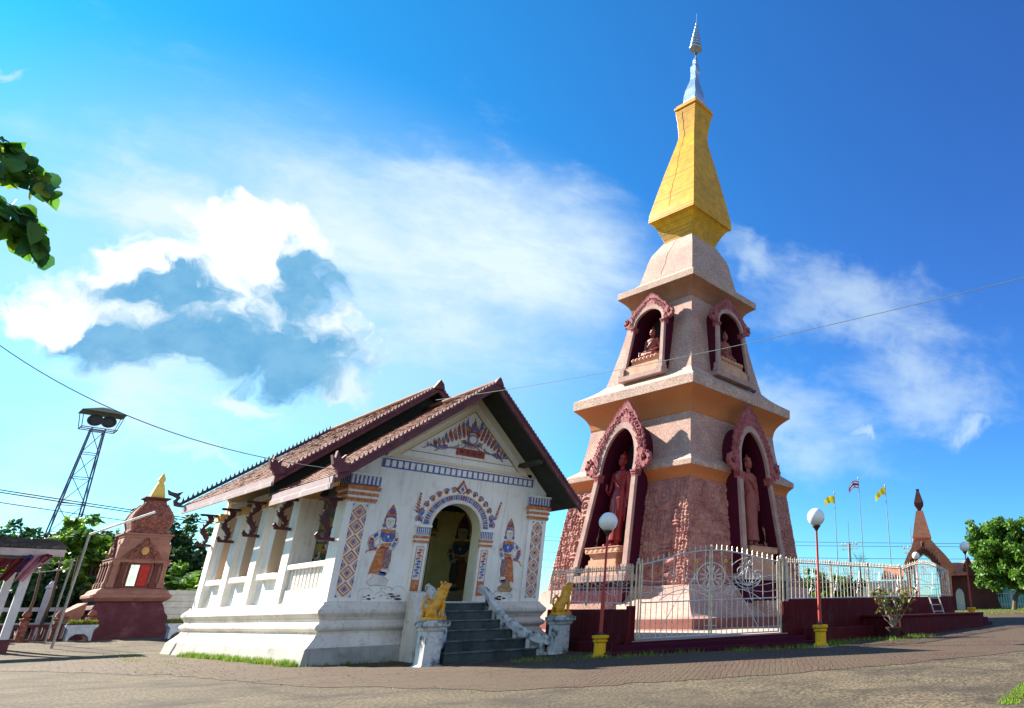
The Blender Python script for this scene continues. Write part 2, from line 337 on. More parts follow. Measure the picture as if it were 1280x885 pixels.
goldp = mat('gold_paint', (.82, .42, .010), .34, (.55, .22, .008), 7, 5, .2, 40, spec=.6, dirt=(.16, .08, .02), dscale=9, dlo=.60, dhi=.78)
# ================================================================ ground
def gmat():
    m = mat('worn_concrete_road', (.118, .094, .058), .95, (.072, .057, .036), .45, 10, .5, 28, fine=.85, fscale=22, dirt=(.032, .025, .018), dscale=.75, dlo=.48, dhi=.66, crack=.38); return m
xs = np.concatenate([[-900, -400, -150, -70, -40], np.arange(-24, 30, .5), np.arange(30, 72, 3), [90, 150, 400, 900]])
ys = np.concatenate([[-600, -200, -80, -45], np.arange(-26, 30, .5), np.arange(30, 60, 3), [90, 150, 400, 900]])
g = MB(); g.v = [(x, y, tz(x, y)) for y in ys for x in xs]; nx = len(xs)
g.f = [(j*nx+i, j*nx+i+1, (j+1)*nx+i+1, (j+1)*nx+i) for j in range(len(ys)-1) for i in range(nx-1)]; g.m = [0]*len(g.f)
tag(g.build('ground', gmat(), loc=(0, 0, 0), smooth=True), kind='structure')
# brick-paved apron in front of the temple and the shrine fence
pav = brickmat('worn_brick_paving', (.100, .050, .034), (.064, .040, .029), (.034, .025, .017), .21, .105, .014, dirt=(.078, .054, .032), rot=rad(-38), dlo=.36, dhi=.54, bump=1., msm=.6, warp_=.12)
Fe = [(-5.0, 6.0), (-3.6, 1.5), (-2.9, -1.2), (-2.4, -6.4), (-1.1, -10.0), (1.6, -12.1), (4.6, -13.7), (8.5, -15.0), (14, -16.2), (24, -17.5), (40, -17.5)]
Be = [(-1.6, 12.8), (-.6, 5.0), (-.3, 1.0), (1.8, -.2), (3.4, .0), (6.0, -.5), (7.6, -1.5), (10, -4), (15, -7.0), (26, -5.5), (40, 4)]
def interp(L, t):
    i = min(int(t), len(L)-2); f = t-i
    return L[i][0]*(1-f)+L[i+1][0]*f, L[i][1]*(1-f)+L[i+1][1]*f
g = MB(); nS, nT = 260, 70
for i in range(nS+1):
    t = i/nS*(len(Fe)-1); a = interp(Fe, t); b = interp(Be, t); wob = (noise.noise(Vector((t*3.1, 3, 0)))*.45+noise.noise(Vector((t*11, 7, 0)))*.18+noise.noise(Vector((t*43, 9, 0)))*.05)
    L = hypot(b[0]-a[0], b[1]-a[1]); a = (a[0]+(a[0]-b[0])/L*wob, a[1]+(a[1]-b[1])/L*wob)
    for j in range(nT+1):
        s = j/nT; x = a[0]*(1-s)+b[0]*s; y = a[1]*(1-s)+b[1]*s
        g.v.append((x, y, tz(x, y)+.006+.006*noise.noise(Vector((x*1.3, y*1.3, 0)))*(1 if 0 < j < nT else 0)))
g.f = [(i*(nT+1)+j, (i+1)*(nT+1)+j, (i+1)*(nT+1)+j+1, i*(nT+1)+j+1) for i in range(nS) for j in range(nT)]; g.m = [0]*len(g.f)
tag(g.build('pavement', pav, loc=(0, 0, 0), smooth=True), kind='structure')
# ================================================================ temple
T = empty('temple', (3.08, 5.8, 0), 'small white painted temple with two-tier red tiled roof beside the tall stupa', 'temple')
RC = (0, 6.17, 0, 11.65)
prof = [(.50, -.3), (.448, 0), (.385, .345), (.355, .365), (.145, .60), (.13, .66), (.095, .67), (.095, .735), (.16, .765), (.187, .80), (.195, .84), (.18, .88), (.14, .915), (.095, .93), (.09, 1.0), (.12, 1.03), (.125, 1.06), (.205, 1.165), (.205, 1.245), (.06, 1.40), (.055, 1.446), (-.3, 1.446)]
MB().ring(prof[:4], RC).build('footing', slabm, T)
bevel(MB().ring([(-.3, .36)]+prof[4:], RC).ring([(.36, .3655), (.145, .605), (-.3, .605)], RC).build('plinth', whitebase, T), .012)
# front wall with arched doorway, outline in (x, z)
cx, sp, R = 3.12, 3.48, .76
arch = [(cx+R*cos(a), sp+R*sin(a)) for a in np.linspace(pi, 0, 25)]
def gx(z, left): return 3.22-(7.78-z)/.855 if left else 3.22+(7.78-z)/.98
out = [(.06, 1.446)] + [(cx-R, 1.446)] + arch + [(cx+R, 1.446), (6.1, 1.446), (6.1, 4.90), (3.22, 7.78), (.06, 5.08)]
XZ = lambda x, z, d: (x, d, z)
MB().prism(out, XZ, .04, .42).build('front_wall', white, T)
jm = MB()
for i in range(24): # door reveal lining
    (xa, za), (xb, zb) = arch[i], arch[i+1]
    jm.add([(xa, .0, za), (xb, .0, zb), (xb, .46, zb), (xa, .46, za), (cx+(xa-cx)*.985, .0, sp+(za-sp)*.985), (cx+(xb-cx)*.985, .0, sp+(zb-sp)*.985), (cx+(xb-cx)*.985, .46, sp+(zb-sp)*.985), (cx+(xa-cx)*.985, .46, sp+(za-sp)*.985)], [(0, 1, 2, 3), (4, 5, 6, 7), (0, 4, 5, 1), (3, 7, 6, 2)])
for s in (-1, 1): jm.box(cx+s*R, cx+s*R*.985, .0, .46, 1.45, sp)
jm.build('door_reveal', mat('reveal', (.74, .70, .55), .85, (.66, .6, .4), 2), T)
# corner pillars on the front
for x0, x1 in ((0, .70), (5.50, 6.17)):
    p = bevel(MB().box(x0, x1, -.03, .62, 1.447, 3.98).build('corner_pillar', white, T), .01)
    c = MB(); xm = (x0+x1)/2; yc = .295
    def st(w, z0, z1, m, dy=0): c.box(xm-.35-w, xm+.35+w, -.03-w, .62+w, z0, z1, m)
    st(.01, 3.98, 4.02, 1); st(.035, 4.02, 4.09, 0)
    for k in range(9): c.prism([(-.045, 0), (.045, 0), (0, -.07)], lambda x, z, d, k=k: (xm-.34+.085*k+x, -.03-.038-d, 4.04+z), 0, .012, 0)
    st(.02, 4.09, 4.16, 1); st(.05, 4.16, 4.24, 0); st(.03, 4.24, 4.31, 1); st(.075, 4.31, 4.41, 0); st(.02, 4.41, 4.45, 0)
    st(.03, 4.45, 4.70, 1); st(.06, 4.70, 4.76, 1)
    nst = 7
    for k in range(nst+1):
        xx = xm-.37+.74*k/nst; c.box(xx-.022, xx+.022, -.078, -.058, 4.455, 4.695, 2)
    for k in range(5):
        yy = .0+.14*k; c.box(x0-.05, x0-.028, yy-.02, yy+.02, 4.455, 4.695, 2)
    c.box(xm-.40, xm+.40, -.085, -.058, 4.445, 4.465, 2)
    c.build('capital', [orange, white, blue], T)
    # diamond panel
    d = MB(); xa, xb, za, zb = xm-.19, xm+.19, 1.55, 3.93; n = 6; h = (zb-za)/n
    d.box(xa, xb, -.034, -.0305, za, zb, 0)
    def band(cxx, czz, ro, ri, m, e=.0):
        hw = (xb-xa)/2; q = [(1, 0), (0, 1), (-1, 0), (0, -1)]
        for i in range(4):
            a, b = q[i], q[(i+1) % 4]
            o1, o2, i2, i1 = [(cxx+hw*r*v[0], czz+h/2*r*v[1]) for r, v in ((ro, a), (ro, b), (ri, b), (ri, a))]
            d.prism([o1, o2, i2, i1], XZ, -.034, -.039, m)
    for k in range(n):
        zc = za+h*(k+.5)
        band(xm, zc, .97, .72, 1); band(xm, zc, .52, .34, 1)
        d.prism([(xm-.05, zc), (xm, zc+.055), (xm+.05, zc), (xm, zc-.055)], XZ, -.034, -.040, 2)
    for k in range(n+1):
        zc = za+h*k
        for s in (-1, 1):
            ex_ = xm+s*(xb-xa)/2
            zt = min(zc+.075, zb); zl = max(zc-.075, za)
            d.prism([(ex_, zt), (ex_-s*.06, zc if za < zc < zb else zc), (ex_, zl)], XZ, -.034, -.040, 2)
            zt = min(zc+.145, zb); zl = max(zc-.145, za)
            if k not in (0, n):
                d.prism([(ex_, zc+.145), (ex_-s*.115, zc), (ex_, zc-.145), (ex_, zc-.10), (ex_-s*.078, zc), (ex_, zc+.10)], XZ, -.034, -.039, 1)
    d.build('diamond_panel', [skin, orange, blue], T)
# blue and white band
b = MB(); b.box(.72, 5.55, .02, .04, 5.02, 5.27, 1)
n = 27
for k in range(n):
    x = .77+(5.50-.77)*(k+.5)/n; b.box(x-.058, x+.058, .012, .0195, 5.055, 5.235, 0)
b.box(.60, 5.66, -.005, .04, 5.275, 5.31, 0)
b.build('dentil_band', [white, blue], T)
# gable field: raked cream borders and fine lines
gb = MB()
def rake(o0, o1, d0, d1, m, zb):
    # band between two triangles inset by o0, o1 (metres along x at base)
    ap = (3.22, 7.78)
    A = lambda o: [(.37+(zb-5.33)*1.17+o*1.25, zb), (3.2, 7.72-o*1.08), (5.66-(zb-5.33)*1.02-o*1.1, zb)]
    a, c2 = A(o0), A(o1)
    gb.prism([a[0], a[1], c2[1], c2[0]], XZ, d0, d1, m); gb.prism([a[1], a[2], c2[2], c2[1]], XZ, d0, d1, m)
rake(.0, .30, .04, .00, 0, 5.33); rake(.30, .36, .04, -.02, 1, 5.33); rake(.36, .52, .04, .01, 0, 5.33); rake(.52, .545, .04, .004, 2, 5.45)
gb.box(.75, 5.45, .0, .04, 5.33, 5.42, 0); gb.box(1.0, 5.15, .02, .04, 5.60, 5.615, 2)
gb.build('gable_border', [cream, white, ochl], T)
# flame ornament painted and modelled in the pediment
def flame(mb, x, z, ang, L, w, m, d0=.032, d1=.012, curl=.25):
    pts = []; K = 7
    for i in range(K+1):
        t = i/K; pts.append((w*sin(pi*min(t*1.15, 1)**.8)*(1-t*.3) if t < 1 else 0, t*L))
    l = [(a+curl*L*(q/L)**2*.5, q) for a, q in pts]; r_ = [(-a*.8+curl*L*(q/L)**2*.5, q) for a, q in pts[::-1]][1:]
    P_ = l+r_; c_, s_ = cos(ang), sin(ang)
    mb.prism([(x+a*c_-q*s_, z+a*s_+q*c_) for a, q in P_], XZ, d0, d1, m)
def strip(mb, pts, w, m, d0=.032, d1=.014, fn=XZ):
    for i in range(len(pts)-1):
        (xa, za), (xb, zb) = pts[i], pts[i+1]; L = hypot(xb-xa, zb-za) or 1; nx_, nz = -(zb-za)/L, (xb-xa)/L
        wa = w(i/(len(pts)-1)) if callable(w) else w; wb = w((i+1)/(len(pts)-1)) if callable(w) else w
        mb.prism([(xa+nx_*wa, za+nz*wa), (xb+nx_*wb, zb+nz*wb), (xb-nx_*wb, zb-nz*wb), (xa-nx_*wa, za-nz*wa)], fn, d0, d1, m)
f = MB(); fcx = 3.24; rr = random.Random(3)
for s in (-1, 1):
    for row in range(3):
        for k in range(9):
            u = k/8.; x = fcx+s*(.18+u*1.05+row*.04); z = 5.93+(1-u)**1.25*.46+row*.17*(1-u)-.02*row
            if row == 2 and k > 5: continue
            flame(f, x, z-.05, -s*(.15+.25*u), (.38-.17*u)*rr.uniform(.85, 1.15), .066-.022*u, [0, 0, 2, 0, 1][(k+row*2) % 5], curl=-.3*s, d1=.012-.002*row)
    strip(f, [(fcx+s*(.12+.14*i), 6.12-.05*i+.035*sin(i*1.3)) for i in range(9)], .016, 0, d1=.008)
    strip(f, [(fcx+s*(.05+.14*i), 6.02-.035*i+.03*sin(i*1.3+1)) for i in range(8)], .014, 1, d1=.006)
    strip(f, [(fcx+s*(.85+.12*i), 5.90-.02*i+.05*sin(i*1.7)) for i in range(8)], lambda t: .03*(1-t)+.004, 1, d1=.009)
    for k in range(5): flame(f, fcx+s*(.95+.13*k), 5.85-.015*k, -s*(.5+.3*(k % 2)), .17, .028, k % 2, curl=-.3*s)
for k in range(9):
    a = (k-4)*.33; flame(f, fcx+.14*sin(a), 6.42+.08*cos(a), -a*.75, .42-.06*abs(k-4), .055, [0, 2, 0, 1, 0, 1, 0, 2, 0][k], d1=.004)
flame(f, fcx, 6.52, 0, .55, .09, 0, curl=0, d1=.003); flame(f, fcx, 6.56, 0, .30, .045, 1, curl=0, d1=-.004)
for rad_, m, dd in ((.19, 1, .004), (.155, 3, .002), (.125, 4, 0)):
    f.prism([(fcx+rad_*cos(a), 6.27+rad_*sin(a)) for a in np.linspace(0, 2*pi, 25)[:-1]], XZ, .03, dd-.004, m)
for m, rr_, w in ((0, .30, .018), (1, .36, .012), (3, .42, .016)):
    strip(f, [(fcx+rr_*cos(a), 6.30+rr_*.75*sin(a)) for a in np.linspace(pi*1.12, pi*1.88, 13)], w, m, d1=.0)
for k in range(9): x = fcx-.48+.12*k; f.box(x, x+.085, .006, .03, 5.965-.02*abs(4-k)*0+.012*abs(4-k), 6.03+.012*abs(4-k), 4)
f.xf(lambda v: Vector((3.24+(v.x-3.24)*.90, v.y, 5.93+(v.z-5.93)*.90))).build('pediment_ornament', [redp, blue, orange, ochl, skin], T)
pq = MB(); pq.box(2.78, 3.69, -.005, .035, 5.70, 5.92, 0); PQ = pq.build('date_plaque', [mat('plaque_red', (.36, .07, .06), .7), darkm], T)
for k, chh in enumerate('๒๔๘๐'):
    cu = bpy.data.curves.new('digit', 'FONT'); cu.body = chh; cu.size = .19; cu.extrude = .004; cu.align_x = 'CENTER'; to = bpy.data.objects.new('digit', cu); COL.objects.link(to)
    bpy.context.view_layer.update(); dg = bpy.context.evaluated_depsgraph_get(); me = bpy.data.meshes.new_from_object(to.evaluated_get(dg)); bpy.data.objects.remove(to)
    me.materials.clear(); me.materials.append(darkm); me.transform(Matrix.Rotation(pi/2, 4, 'X')); me.transform(Matrix.Translation(Vector((2.93+.203*k, -.009, 5.765))-OFF[PQ.name]))
    o = bpy.data.objects.new('digit', me); COL.objects.link(o); o.parent = PQ
# door arch ornament
a_ = MB(); 
def arcpts(r, a0, a1, n): return [(cx+r*cos(a), sp+r*sin(a)) for a in np.linspace(a0, a1, n)]
strip(a_, arcpts(.80, pi, 0, 33), .038, 3, d0=.042, d1=-.012)
n = 40
for k in range(n):
    a0 = pi*k/n+.012; a1 = pi*(k+1)/n-.012
    p_ = [(cx+.865*cos(a0), sp+.865*sin(a0)), (cx+.865*cos(a1), sp+.865*sin(a1)), (cx+1.00*cos(a1), sp+1.00*sin(a1)), (cx+1.00*cos(a0), sp+1.00*sin(a0))]
    a_.prism(p_, XZ, .042, .022, [0, 1, 4, 0, 4, 1][k % 6])
strip(a_, arcpts(1.03, pi, 0, 33), .018, 3, d0=.042, d1=.005)
for k in range(15):
    a = pi*(.06+.88*k/14)
    if k == 7: continue
    x, z = cx+1.15*cos(a), sp+1.15*sin(a); s = 1 if k < 7 else -1
    a_.prism([(x+.062*cos(q), z+.075*sin(q)) for q in np.linspace(0, 2*pi, 11)[:-1]], XZ, .042, .026, 2)
    a_.prism([(x+.035*cos(q), z+.045*sin(q)) for q in np.linspace(0, 2*pi, 9)[:-1]], XZ, .03, .022, 0)
    strip(a_, [(x+.095*cos(q+a-1.4), z+.095*sin(q+a-1.4)) for q in np.linspace(0, 2.4, 7)], .012, 1)
def dia(x, z, w, h, m, dd): a_.prism([(x-w, z-h*.15), (x-w*.55, z+h*.35), (x, z+h), (x+w*.55, z+h*.35), (x+w, z-h*.15), (x, z-h*.75)], XZ, .04, dd, m)
dia(cx+.02, 4.68, .19, .27, 0, .01); dia(cx+.02, 4.66, .12, .17, 3, .004); dia(cx+.02, 4.66, .06, .10, 1, -.002)
for s in (-1, 1):
    ex0 = cx+s*1.06
    strip(a_, [(ex0-s*.12+s*.16*cos(q)*1, 3.62+.13+.16*sin(q)) for q in np.linspace(pi*1.3, pi*2.3, 10)], .028, 1, d1=.01)
    strip(a_, [(ex0-s*.02+s*.10*cos(q), 3.82+.10*sin(q)) for q in np.linspace(-pi*.6, pi*.6, 8)], .02, 4, d1=.008)
    for k in range(7): flame(a_, ex0+s*(.10+.03*k*(1 if s > 0 else .1)), 3.85+.085*k, -s*(.9-.1*k), .20-.018*k, .03, 2 if k % 2 else 0, d1=.012, curl=.3*s)
a_.build('door_arch_ornament', [redp, blue, orange, skin, mat('mural_pale_blue', (.25, .33, .6), .8)], T)
for x0 in (1.955, 3.915):
    x1 = x0+.37; bevel(MB().box(x0, x1, -.015, .04, 1.447, 3.0).build('door_pillar', white, T), .006)
    c = MB(); dp = -.02
    for w, z0, z1, m in ((.0, 3.0, 3.03, 1), (.03, 3.03, 3.09, 0), (.01, 3.09, 3.15, 1), (.035, 3.15, 3.22, 0), (.0, 3.22, 3.245, 1), (.01, 3.245, 3.46, 1), (.04, 3.46, 3.53, 1)):
        c.box(x0-w, x1+w, dp-w, .04, z0, z1, m)
    for k in range(7): xx = x0+.01+.35*k/6; c.box(xx-.013, xx+.013, dp-.022, dp-.0105, 3.25, 3.455, 2)
    c.build('capital', [orange, white, blue], T)
    d = MB(); a, b_ = x0+.07, x1-.07; d.box(a, b_, -.019, -.0155, 1.60, 2.93, 0); d.box(a+.02, b_-.02, -.0215, -.0195, 2.02, 2.91, 3)
    xm = (a+b_)/2; rr = random.Random(int(x0*10))
    for k in range(10):
        z = 2.08+.078*k; s = 1 if k % 2 else -1
        d.prism([(xm+s*.05, z), (xm+s*.085, z+.045), (xm+s*.01, z+.085), (xm-s*.06, z+.04)], XZ, -.0215, -.025, 1 if k < 6 else (0 if k % 2 else 2))
    d.build('painted_panel', [orange, blue, redp, skin], T)
# guardian figures painted on the front wall
def figure(parent, x0, x1, z0, z1, flipx, lay=.04, mats=None, nm='mural_figure', worn=False):
    w, h = x1-x0, z1-z0; q = MB(); L = [0]
    def P(pts, m, lv):
        pts = [((x1-a*w) if flipx else (x0+a*w), z0+b*h) for a, b in pts]
        if m == 0:
            gx_, gz_ = sum(p[0] for p in pts)/len(pts), sum(p[1] for p in pts)/len(pts)
            ar = sum(pts[i][0]*pts[(i+1) % len(pts)][1]-pts[(i+1) % len(pts)][0]*pts[i][1] for i in range(len(pts))); sg = 1 if ar > 0 else -1; out_ = []
            for i in range(len(pts)):
                a, b, c = pts[i-1], pts[i], pts[(i+1) % len(pts)]; n1 = Vector((b[1]-a[1], a[0]-b[0])).normalized(); n2 = Vector((c[1]-b[1], b[0]-c[0])).normalized(); nn_ = (n1+n2); nn_ = nn_.normalized() if nn_.length > .2 else n1; out_.append((b[0]+nn_.x*.011*sg, b[1]+nn_.y*.011*sg))
            q.prism(out_, XZ, lay+.001, lay-.0028-.0025*lv, 3)
        q.prism(pts, XZ, lay+.001, lay-.004-.0025*lv, m)
    # 0 skin 1 blue 2 orange 3 red 4 purple 5 line 6 pale
    P([(.30, .0), (.75, .0), (.80, .06), (.66, .10), (.60, .16), (.38, .16), (.34, .08), (.22, .04)], 5 if worn else 0, 0)
    P([(.36, .44), (.60, .44), (.66, .30), (.70, .13), (.58, .12), (.30, .14), (.22, .12), (.28, .28)], 2, 1)
    P([(.56, .44), (.76, .43), (.78, .30), (.74, .20), (.58, .22), (.56, .32)], 4, 2)
    for k in range(3): P([(.60+.05*k, .43), (.615+.05*k, .43), (.63+.05*k, .22), (.61+.05*k, .22)], 5, 3)
    P([(.56, .20), (.78, .19), (.72, .13), (.54, .15)], 0, 3); P([(.52, .17), (.72, .155), (.70, .115), (.52, .12)], 1, 3)
    P([(.42, .67), (.70, .67), (.72, .55), (.64, .44), (.42, .44), (.38, .56)], 0, 1)
    P([(.37, .665), (.77, .665), (.80, .60), (.73, .535), (.60, .52), (.46, .53), (.36, .60)], 1, 2)
    P([(.56, .60), (.60, .61), (.63, .59), (.58, .565)], 0, 3)
    P([(.36, .68), (.78, .68), (.74, .645), (.58, .63), (.40, .645)], 2, 4)
    P([(.42, .50), (.70, .52), (.72, .49), (.56, .46), (.44, .47)], 2, 3); P([(.41, .465), (.66, .465), (.66, .435), (.41, .435)], 3, 4)
    # arms akimbo
    P([(.44, .665), (.30, .655), (.08, .57), (.07, .50), (.14, .42), (.34, .415), (.44, .46), (.40, .49), (.26, .47), (.22, .52), (.36, .59), (.46, .60)], 0, 1); P([(.28, .64), (.18, .60), (.22, .56), (.31, .60)], 1, 2)
    P([(.10, .57), (.20, .56), (.24, .46), (.34, .45), (.32, .42), (.16, .42), (.08, .50)], 3, 2); P([(.12, .51), (.21, .50), (.23, .44), (.14, .44)], 1, 3)
    P([(.70, .665), (.84, .64), (.90, .53), (.80, .43), (.66, .43), (.68, .48), (.76, .49), (.78, .54), (.70, .60)], 0, 1); P([(.78, .58), (.87, .58), (.87, .54), (.79, .54)], 3, 2); P([(.77, .53), (.86, .52), (.80, .45), (.73, .47)], 1, 2)
    # sash end
    P([(.34, .44), (.22, .41), (.10, .40), (.02, .35), (-.06, .345), (.02, .37), (.06, .41), (.20, .435), (.34, .46)], 2, 1)
    # head
    P([(.53, .70), (.62, .70), (.62, .66), (.53, .66)], 0, 3)
    P([(.45, .84), (.70, .84), (.71, .77), (.66, .71), (.575, .69), (.49, .71), (.44, .77)], 0, 4)
    for s in (-1, 1):
        P([(.575+s*.15, .76), (.575+s*.20, .735), (.575+s*.17, .70), (.575+s*.11, .71), (.575+s*.12, .74)], 1, 5)
        P([(.575+s*.03, .79), (.575+s*.09, .795), (.575+s*.09, .785), (.575+s*.03, .782)], 5, 5)
    P([(.55, .735), (.60, .735), (.575, .725)], 3, 5); P([(.57, .785), (.58, .785), (.59, .755), (.565, .755)], 5, 5)
    P([(.43, .85), (.72, .85), (.715, .82), (.575, .835), (.435, .82)], 1, 5); P([(.43, .875), (.72, .875), (.72, .85), (.43, .85)], 2, 5)
    P([(.46, .895), (.70, .895), (.72, .875), (.44, .875)], 3, 5); P([(.48, .92), (.68, .92), (.70, .895), (.46, .895)], 1, 5)
    P([(.50, .945), (.66, .945), (.67, .92), (.49, .92)], 3, 5); P([(.53, .965), (.63, .965), (.655, .945), (.51, .945)], 2, 5); P([(.54, .965), (.62, .965), (.585, 1.0)], 3, 5)
    P([(.44, .87), (.40, .80), (.415, .74), (.45, .77)], 3, 4); P([(.71, .87), (.745, .80), (.73, .74), (.70, .77)], 3, 4)
    return q.build(nm, mats or [skin, blue, orange, redp, purple, ochl], parent)
figure(T, .68, 1.62, 1.86, 4.02, False)
figure(T, 4.52, 5.44, 1.72, 3.97, True, worn=True)
# cloud outlines along the foot of the wall, with peeling plaster
q = MB(); rr = random.Random(5)
for x0, x1 in ((.78, 1.9), (4.4, 5.4)):
    q = MB()
    for k in range(7):
        x = rr.uniform(x0+.1, x1-.1); z = rr.uniform(1.52, 1.75); r0 = rr.uniform(.09, .2)
        strip(q, [(x+r0*cos(t), z+r0*.8*sin(t)) for t in np.linspace(.2, pi-.2, 9)], .006, k % 2, d0=.041, d1=.034)
    for k in range(14):
        x = rr.uniform(x0+.1, x1-.1); z = 1.50+abs(rr.gauss(0, .07)); r0 = rr.uniform(.02, .09)
        q.prism([(x+r0*rr.uniform(.6, 1.3)*cos(t), z+r0*.35*rr.uniform(.6, 1.3)*sin(t)) for t in np.linspace(0, 2*pi, 9)[:-1]], XZ, .041, .036, 2 if k % 3 else 3)
    q.build('cloud_mural', [mat('mural_faint_green', (.50, .58, .48), .8), mat('mural_faint_ochre', (.62, .55, .38), .8), mat('bare_render', (.36, .30, .25), .9, (.2, .17, .15), 12), darkm], T)
# ---- porch interior
pw = MB(); pw.box(.20, 6.0, 3.50, 3.80, 1.446, 5.0); pw.build('porch_inner_wall', yellow, T)
MB().box(.2, 6.0, .40, 3.5, 1.40, 1.448).build('porch_floor', stepm, T)
MB().box(.2, 6.0, .42, 3.5, 4.95, 5.0).build('porch_ceiling', mat('porch_ceiling', (.2, .15, .07), .9), T)
MB().box(5.85, 6.12, .62, 3.35, 1.446, 4.9).build('porch_side_wall', yellow, T)
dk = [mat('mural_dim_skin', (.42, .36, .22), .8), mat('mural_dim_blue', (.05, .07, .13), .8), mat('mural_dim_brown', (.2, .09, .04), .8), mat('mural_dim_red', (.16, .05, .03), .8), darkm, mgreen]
# figures on the inner wall, seen through the doorway and the side opening
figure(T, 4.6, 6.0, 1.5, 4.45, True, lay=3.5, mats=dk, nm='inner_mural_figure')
figure(T, .55, 1.35, 1.6, 3.6, False, lay=3.5, mats=[skin, mgreen, orange, redp, purple, ochl], nm='inner_mural_figure')
c = MB()
for x0 in (3.55, ):
    c.box(x0, x0+.62, 3.42, 3.5, 1.447, 3.6, 0); c.box(x0+.13, x0+.49, 3.41, 3.42, 1.55, 3.5, 1)
    for k in range(8):
        z = 1.65+.23*k; c.prism([(x0+.31+.12*cos(t), z+.09*sin(t)) for t in np.linspace(0, 2*pi, 9)[:-1]], lambda x, z, d: (x, d, z), 3.41, 3.405, 2 if k % 2 else 4)
    for w, z0, z1, m in ((.03, 3.6, 3.68, 3), (.0, 3.68, 3.76, 0), (.05, 3.76, 3.86, 3), (.01, 3.86, 4.2, 1), (.05, 4.2, 4.28, 0)): c.box(x0-w, x0+.62+w, 3.40-w, 3.5, z0, z1, m)
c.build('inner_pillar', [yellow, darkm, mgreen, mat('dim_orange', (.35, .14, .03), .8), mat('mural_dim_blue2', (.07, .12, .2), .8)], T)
fl = MB()
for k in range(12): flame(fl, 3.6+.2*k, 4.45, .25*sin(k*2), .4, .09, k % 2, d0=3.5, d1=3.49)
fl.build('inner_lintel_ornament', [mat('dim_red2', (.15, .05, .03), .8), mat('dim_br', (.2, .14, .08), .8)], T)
# side opening balustrade
bevel(MB().box(.02, .34, .62, 3.36, 2.36, 2.50).build('balustrade_rail', white, T), .01)
MB().box(.06, .30, .62, 3.36, 1.447, 1.80).build('balustrade_base', whitebase, T)
bb = MB()
for k in range(10):
    y = .80+.265*k; bb.box(.12, .24, y-.065, y+.065, 1.80, 2.36)
bb.build('baluster_row', white, T)
fr = MB() # dark fringe board and picture frame in the opening
fr.box(.55, .58, 1.1, 3.0, 4.0, 4.9, 0)
for k in range(16): fr.prism([(1.1+.12*k, 4.0), (1.22+.12*k, 4.0), (1.16+.12*k, 3.72+.08*(k % 3))], lambda y, z, d: (d, y, z), .55, .58, 0)
fr.build('fringe_board', mat('fringe', (.09, .11, .13), .9), T)
fr = MB(); fr.box(.35, .41, 3.40, 3.5, 3.0, 3.5, 0); fr.box(.46, .95, 3.44, 3.497, 3.15, 3.55, 0); fr.box(.52, .89, 3.43, 3.439, 3.20, 3.50, 1); fr.build('wall_picture', [mat('frame_br', (.25, .2, .15), .7), mat('pict', (.5, .48, .4), .6, (.1, .1, .1), 9)], T)
# ---- side wall, pilasters, windows
pils = [(3.35, 3.92), (6.06, 6.63), (8.56, 9.13), (11.05, 11.62)]
for i, (y0, y1) in enumerate(pils):
    bevel(MB().box(0, .62 if i == 0 else .45, y0, y1, 1.447, 4.42).build('pilaster', white, T), .012)
    MB().box(-.03, .45, y0-.03, y1+.03, 4.42, 4.60).box(-.05, .45, y0-.05, y1+.05, 4.60, 4.68).build('capital', ochre, T)
    b = MB() # naga bracket in the plane across the wall
sil = []
for (a, b_) in ((3.92, 6.06), (6.63, 8.56), (9.13, 11.05)):
    m_ = (a+b_)/2; h = .60
    w = MB(); w.box(.18, .62, a, b_, 1.447, 2.32); w.box(.18, .42, m_+h, b_, 2.32, 4.55); w.box(.18, .42, a, m_-h, 2.32, 4.55); w.box(.18, .42, a, b_, 4.55, 5.0)
    w.build('side_wall', white, T)
    wn = MB(); wn.box(.19, .66, m_+h-.035, m_+h-.001, 2.34, 4.549, 0).box(.19, .66, m_-h+.001, m_-h+.035, 2.34, 4.549, 0).box(.64, .70, m_-h, m_+h, 2.33, 4.549, 1)
    wd = wn.build('window', [tan, darkm], T)
    bevel(MB().box(.0, .44, m_-.72, m_+.72, 2.17, 2.34).build('sill', white, wd), .012)
sw = MB(); sw.box(5.9, 6.12, 3.4, 11.6, 1.446, 5.0).box(.2, 6.1, 11.4, 11.6, 1.446, 5.2); sw.build('rear_wall', white, T)
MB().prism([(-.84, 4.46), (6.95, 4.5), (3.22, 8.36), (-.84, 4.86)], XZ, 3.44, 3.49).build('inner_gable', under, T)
MB().prism([(.1, 5.2), (6.1, 5.2), (3.2, 8.1)], XZ, 11.42, 11.58).build('rear_gable', cream, T)
MB().box(.02, .3, .62, 3.35, 4.62, 4.95).build('eave_beam', ochre, T)
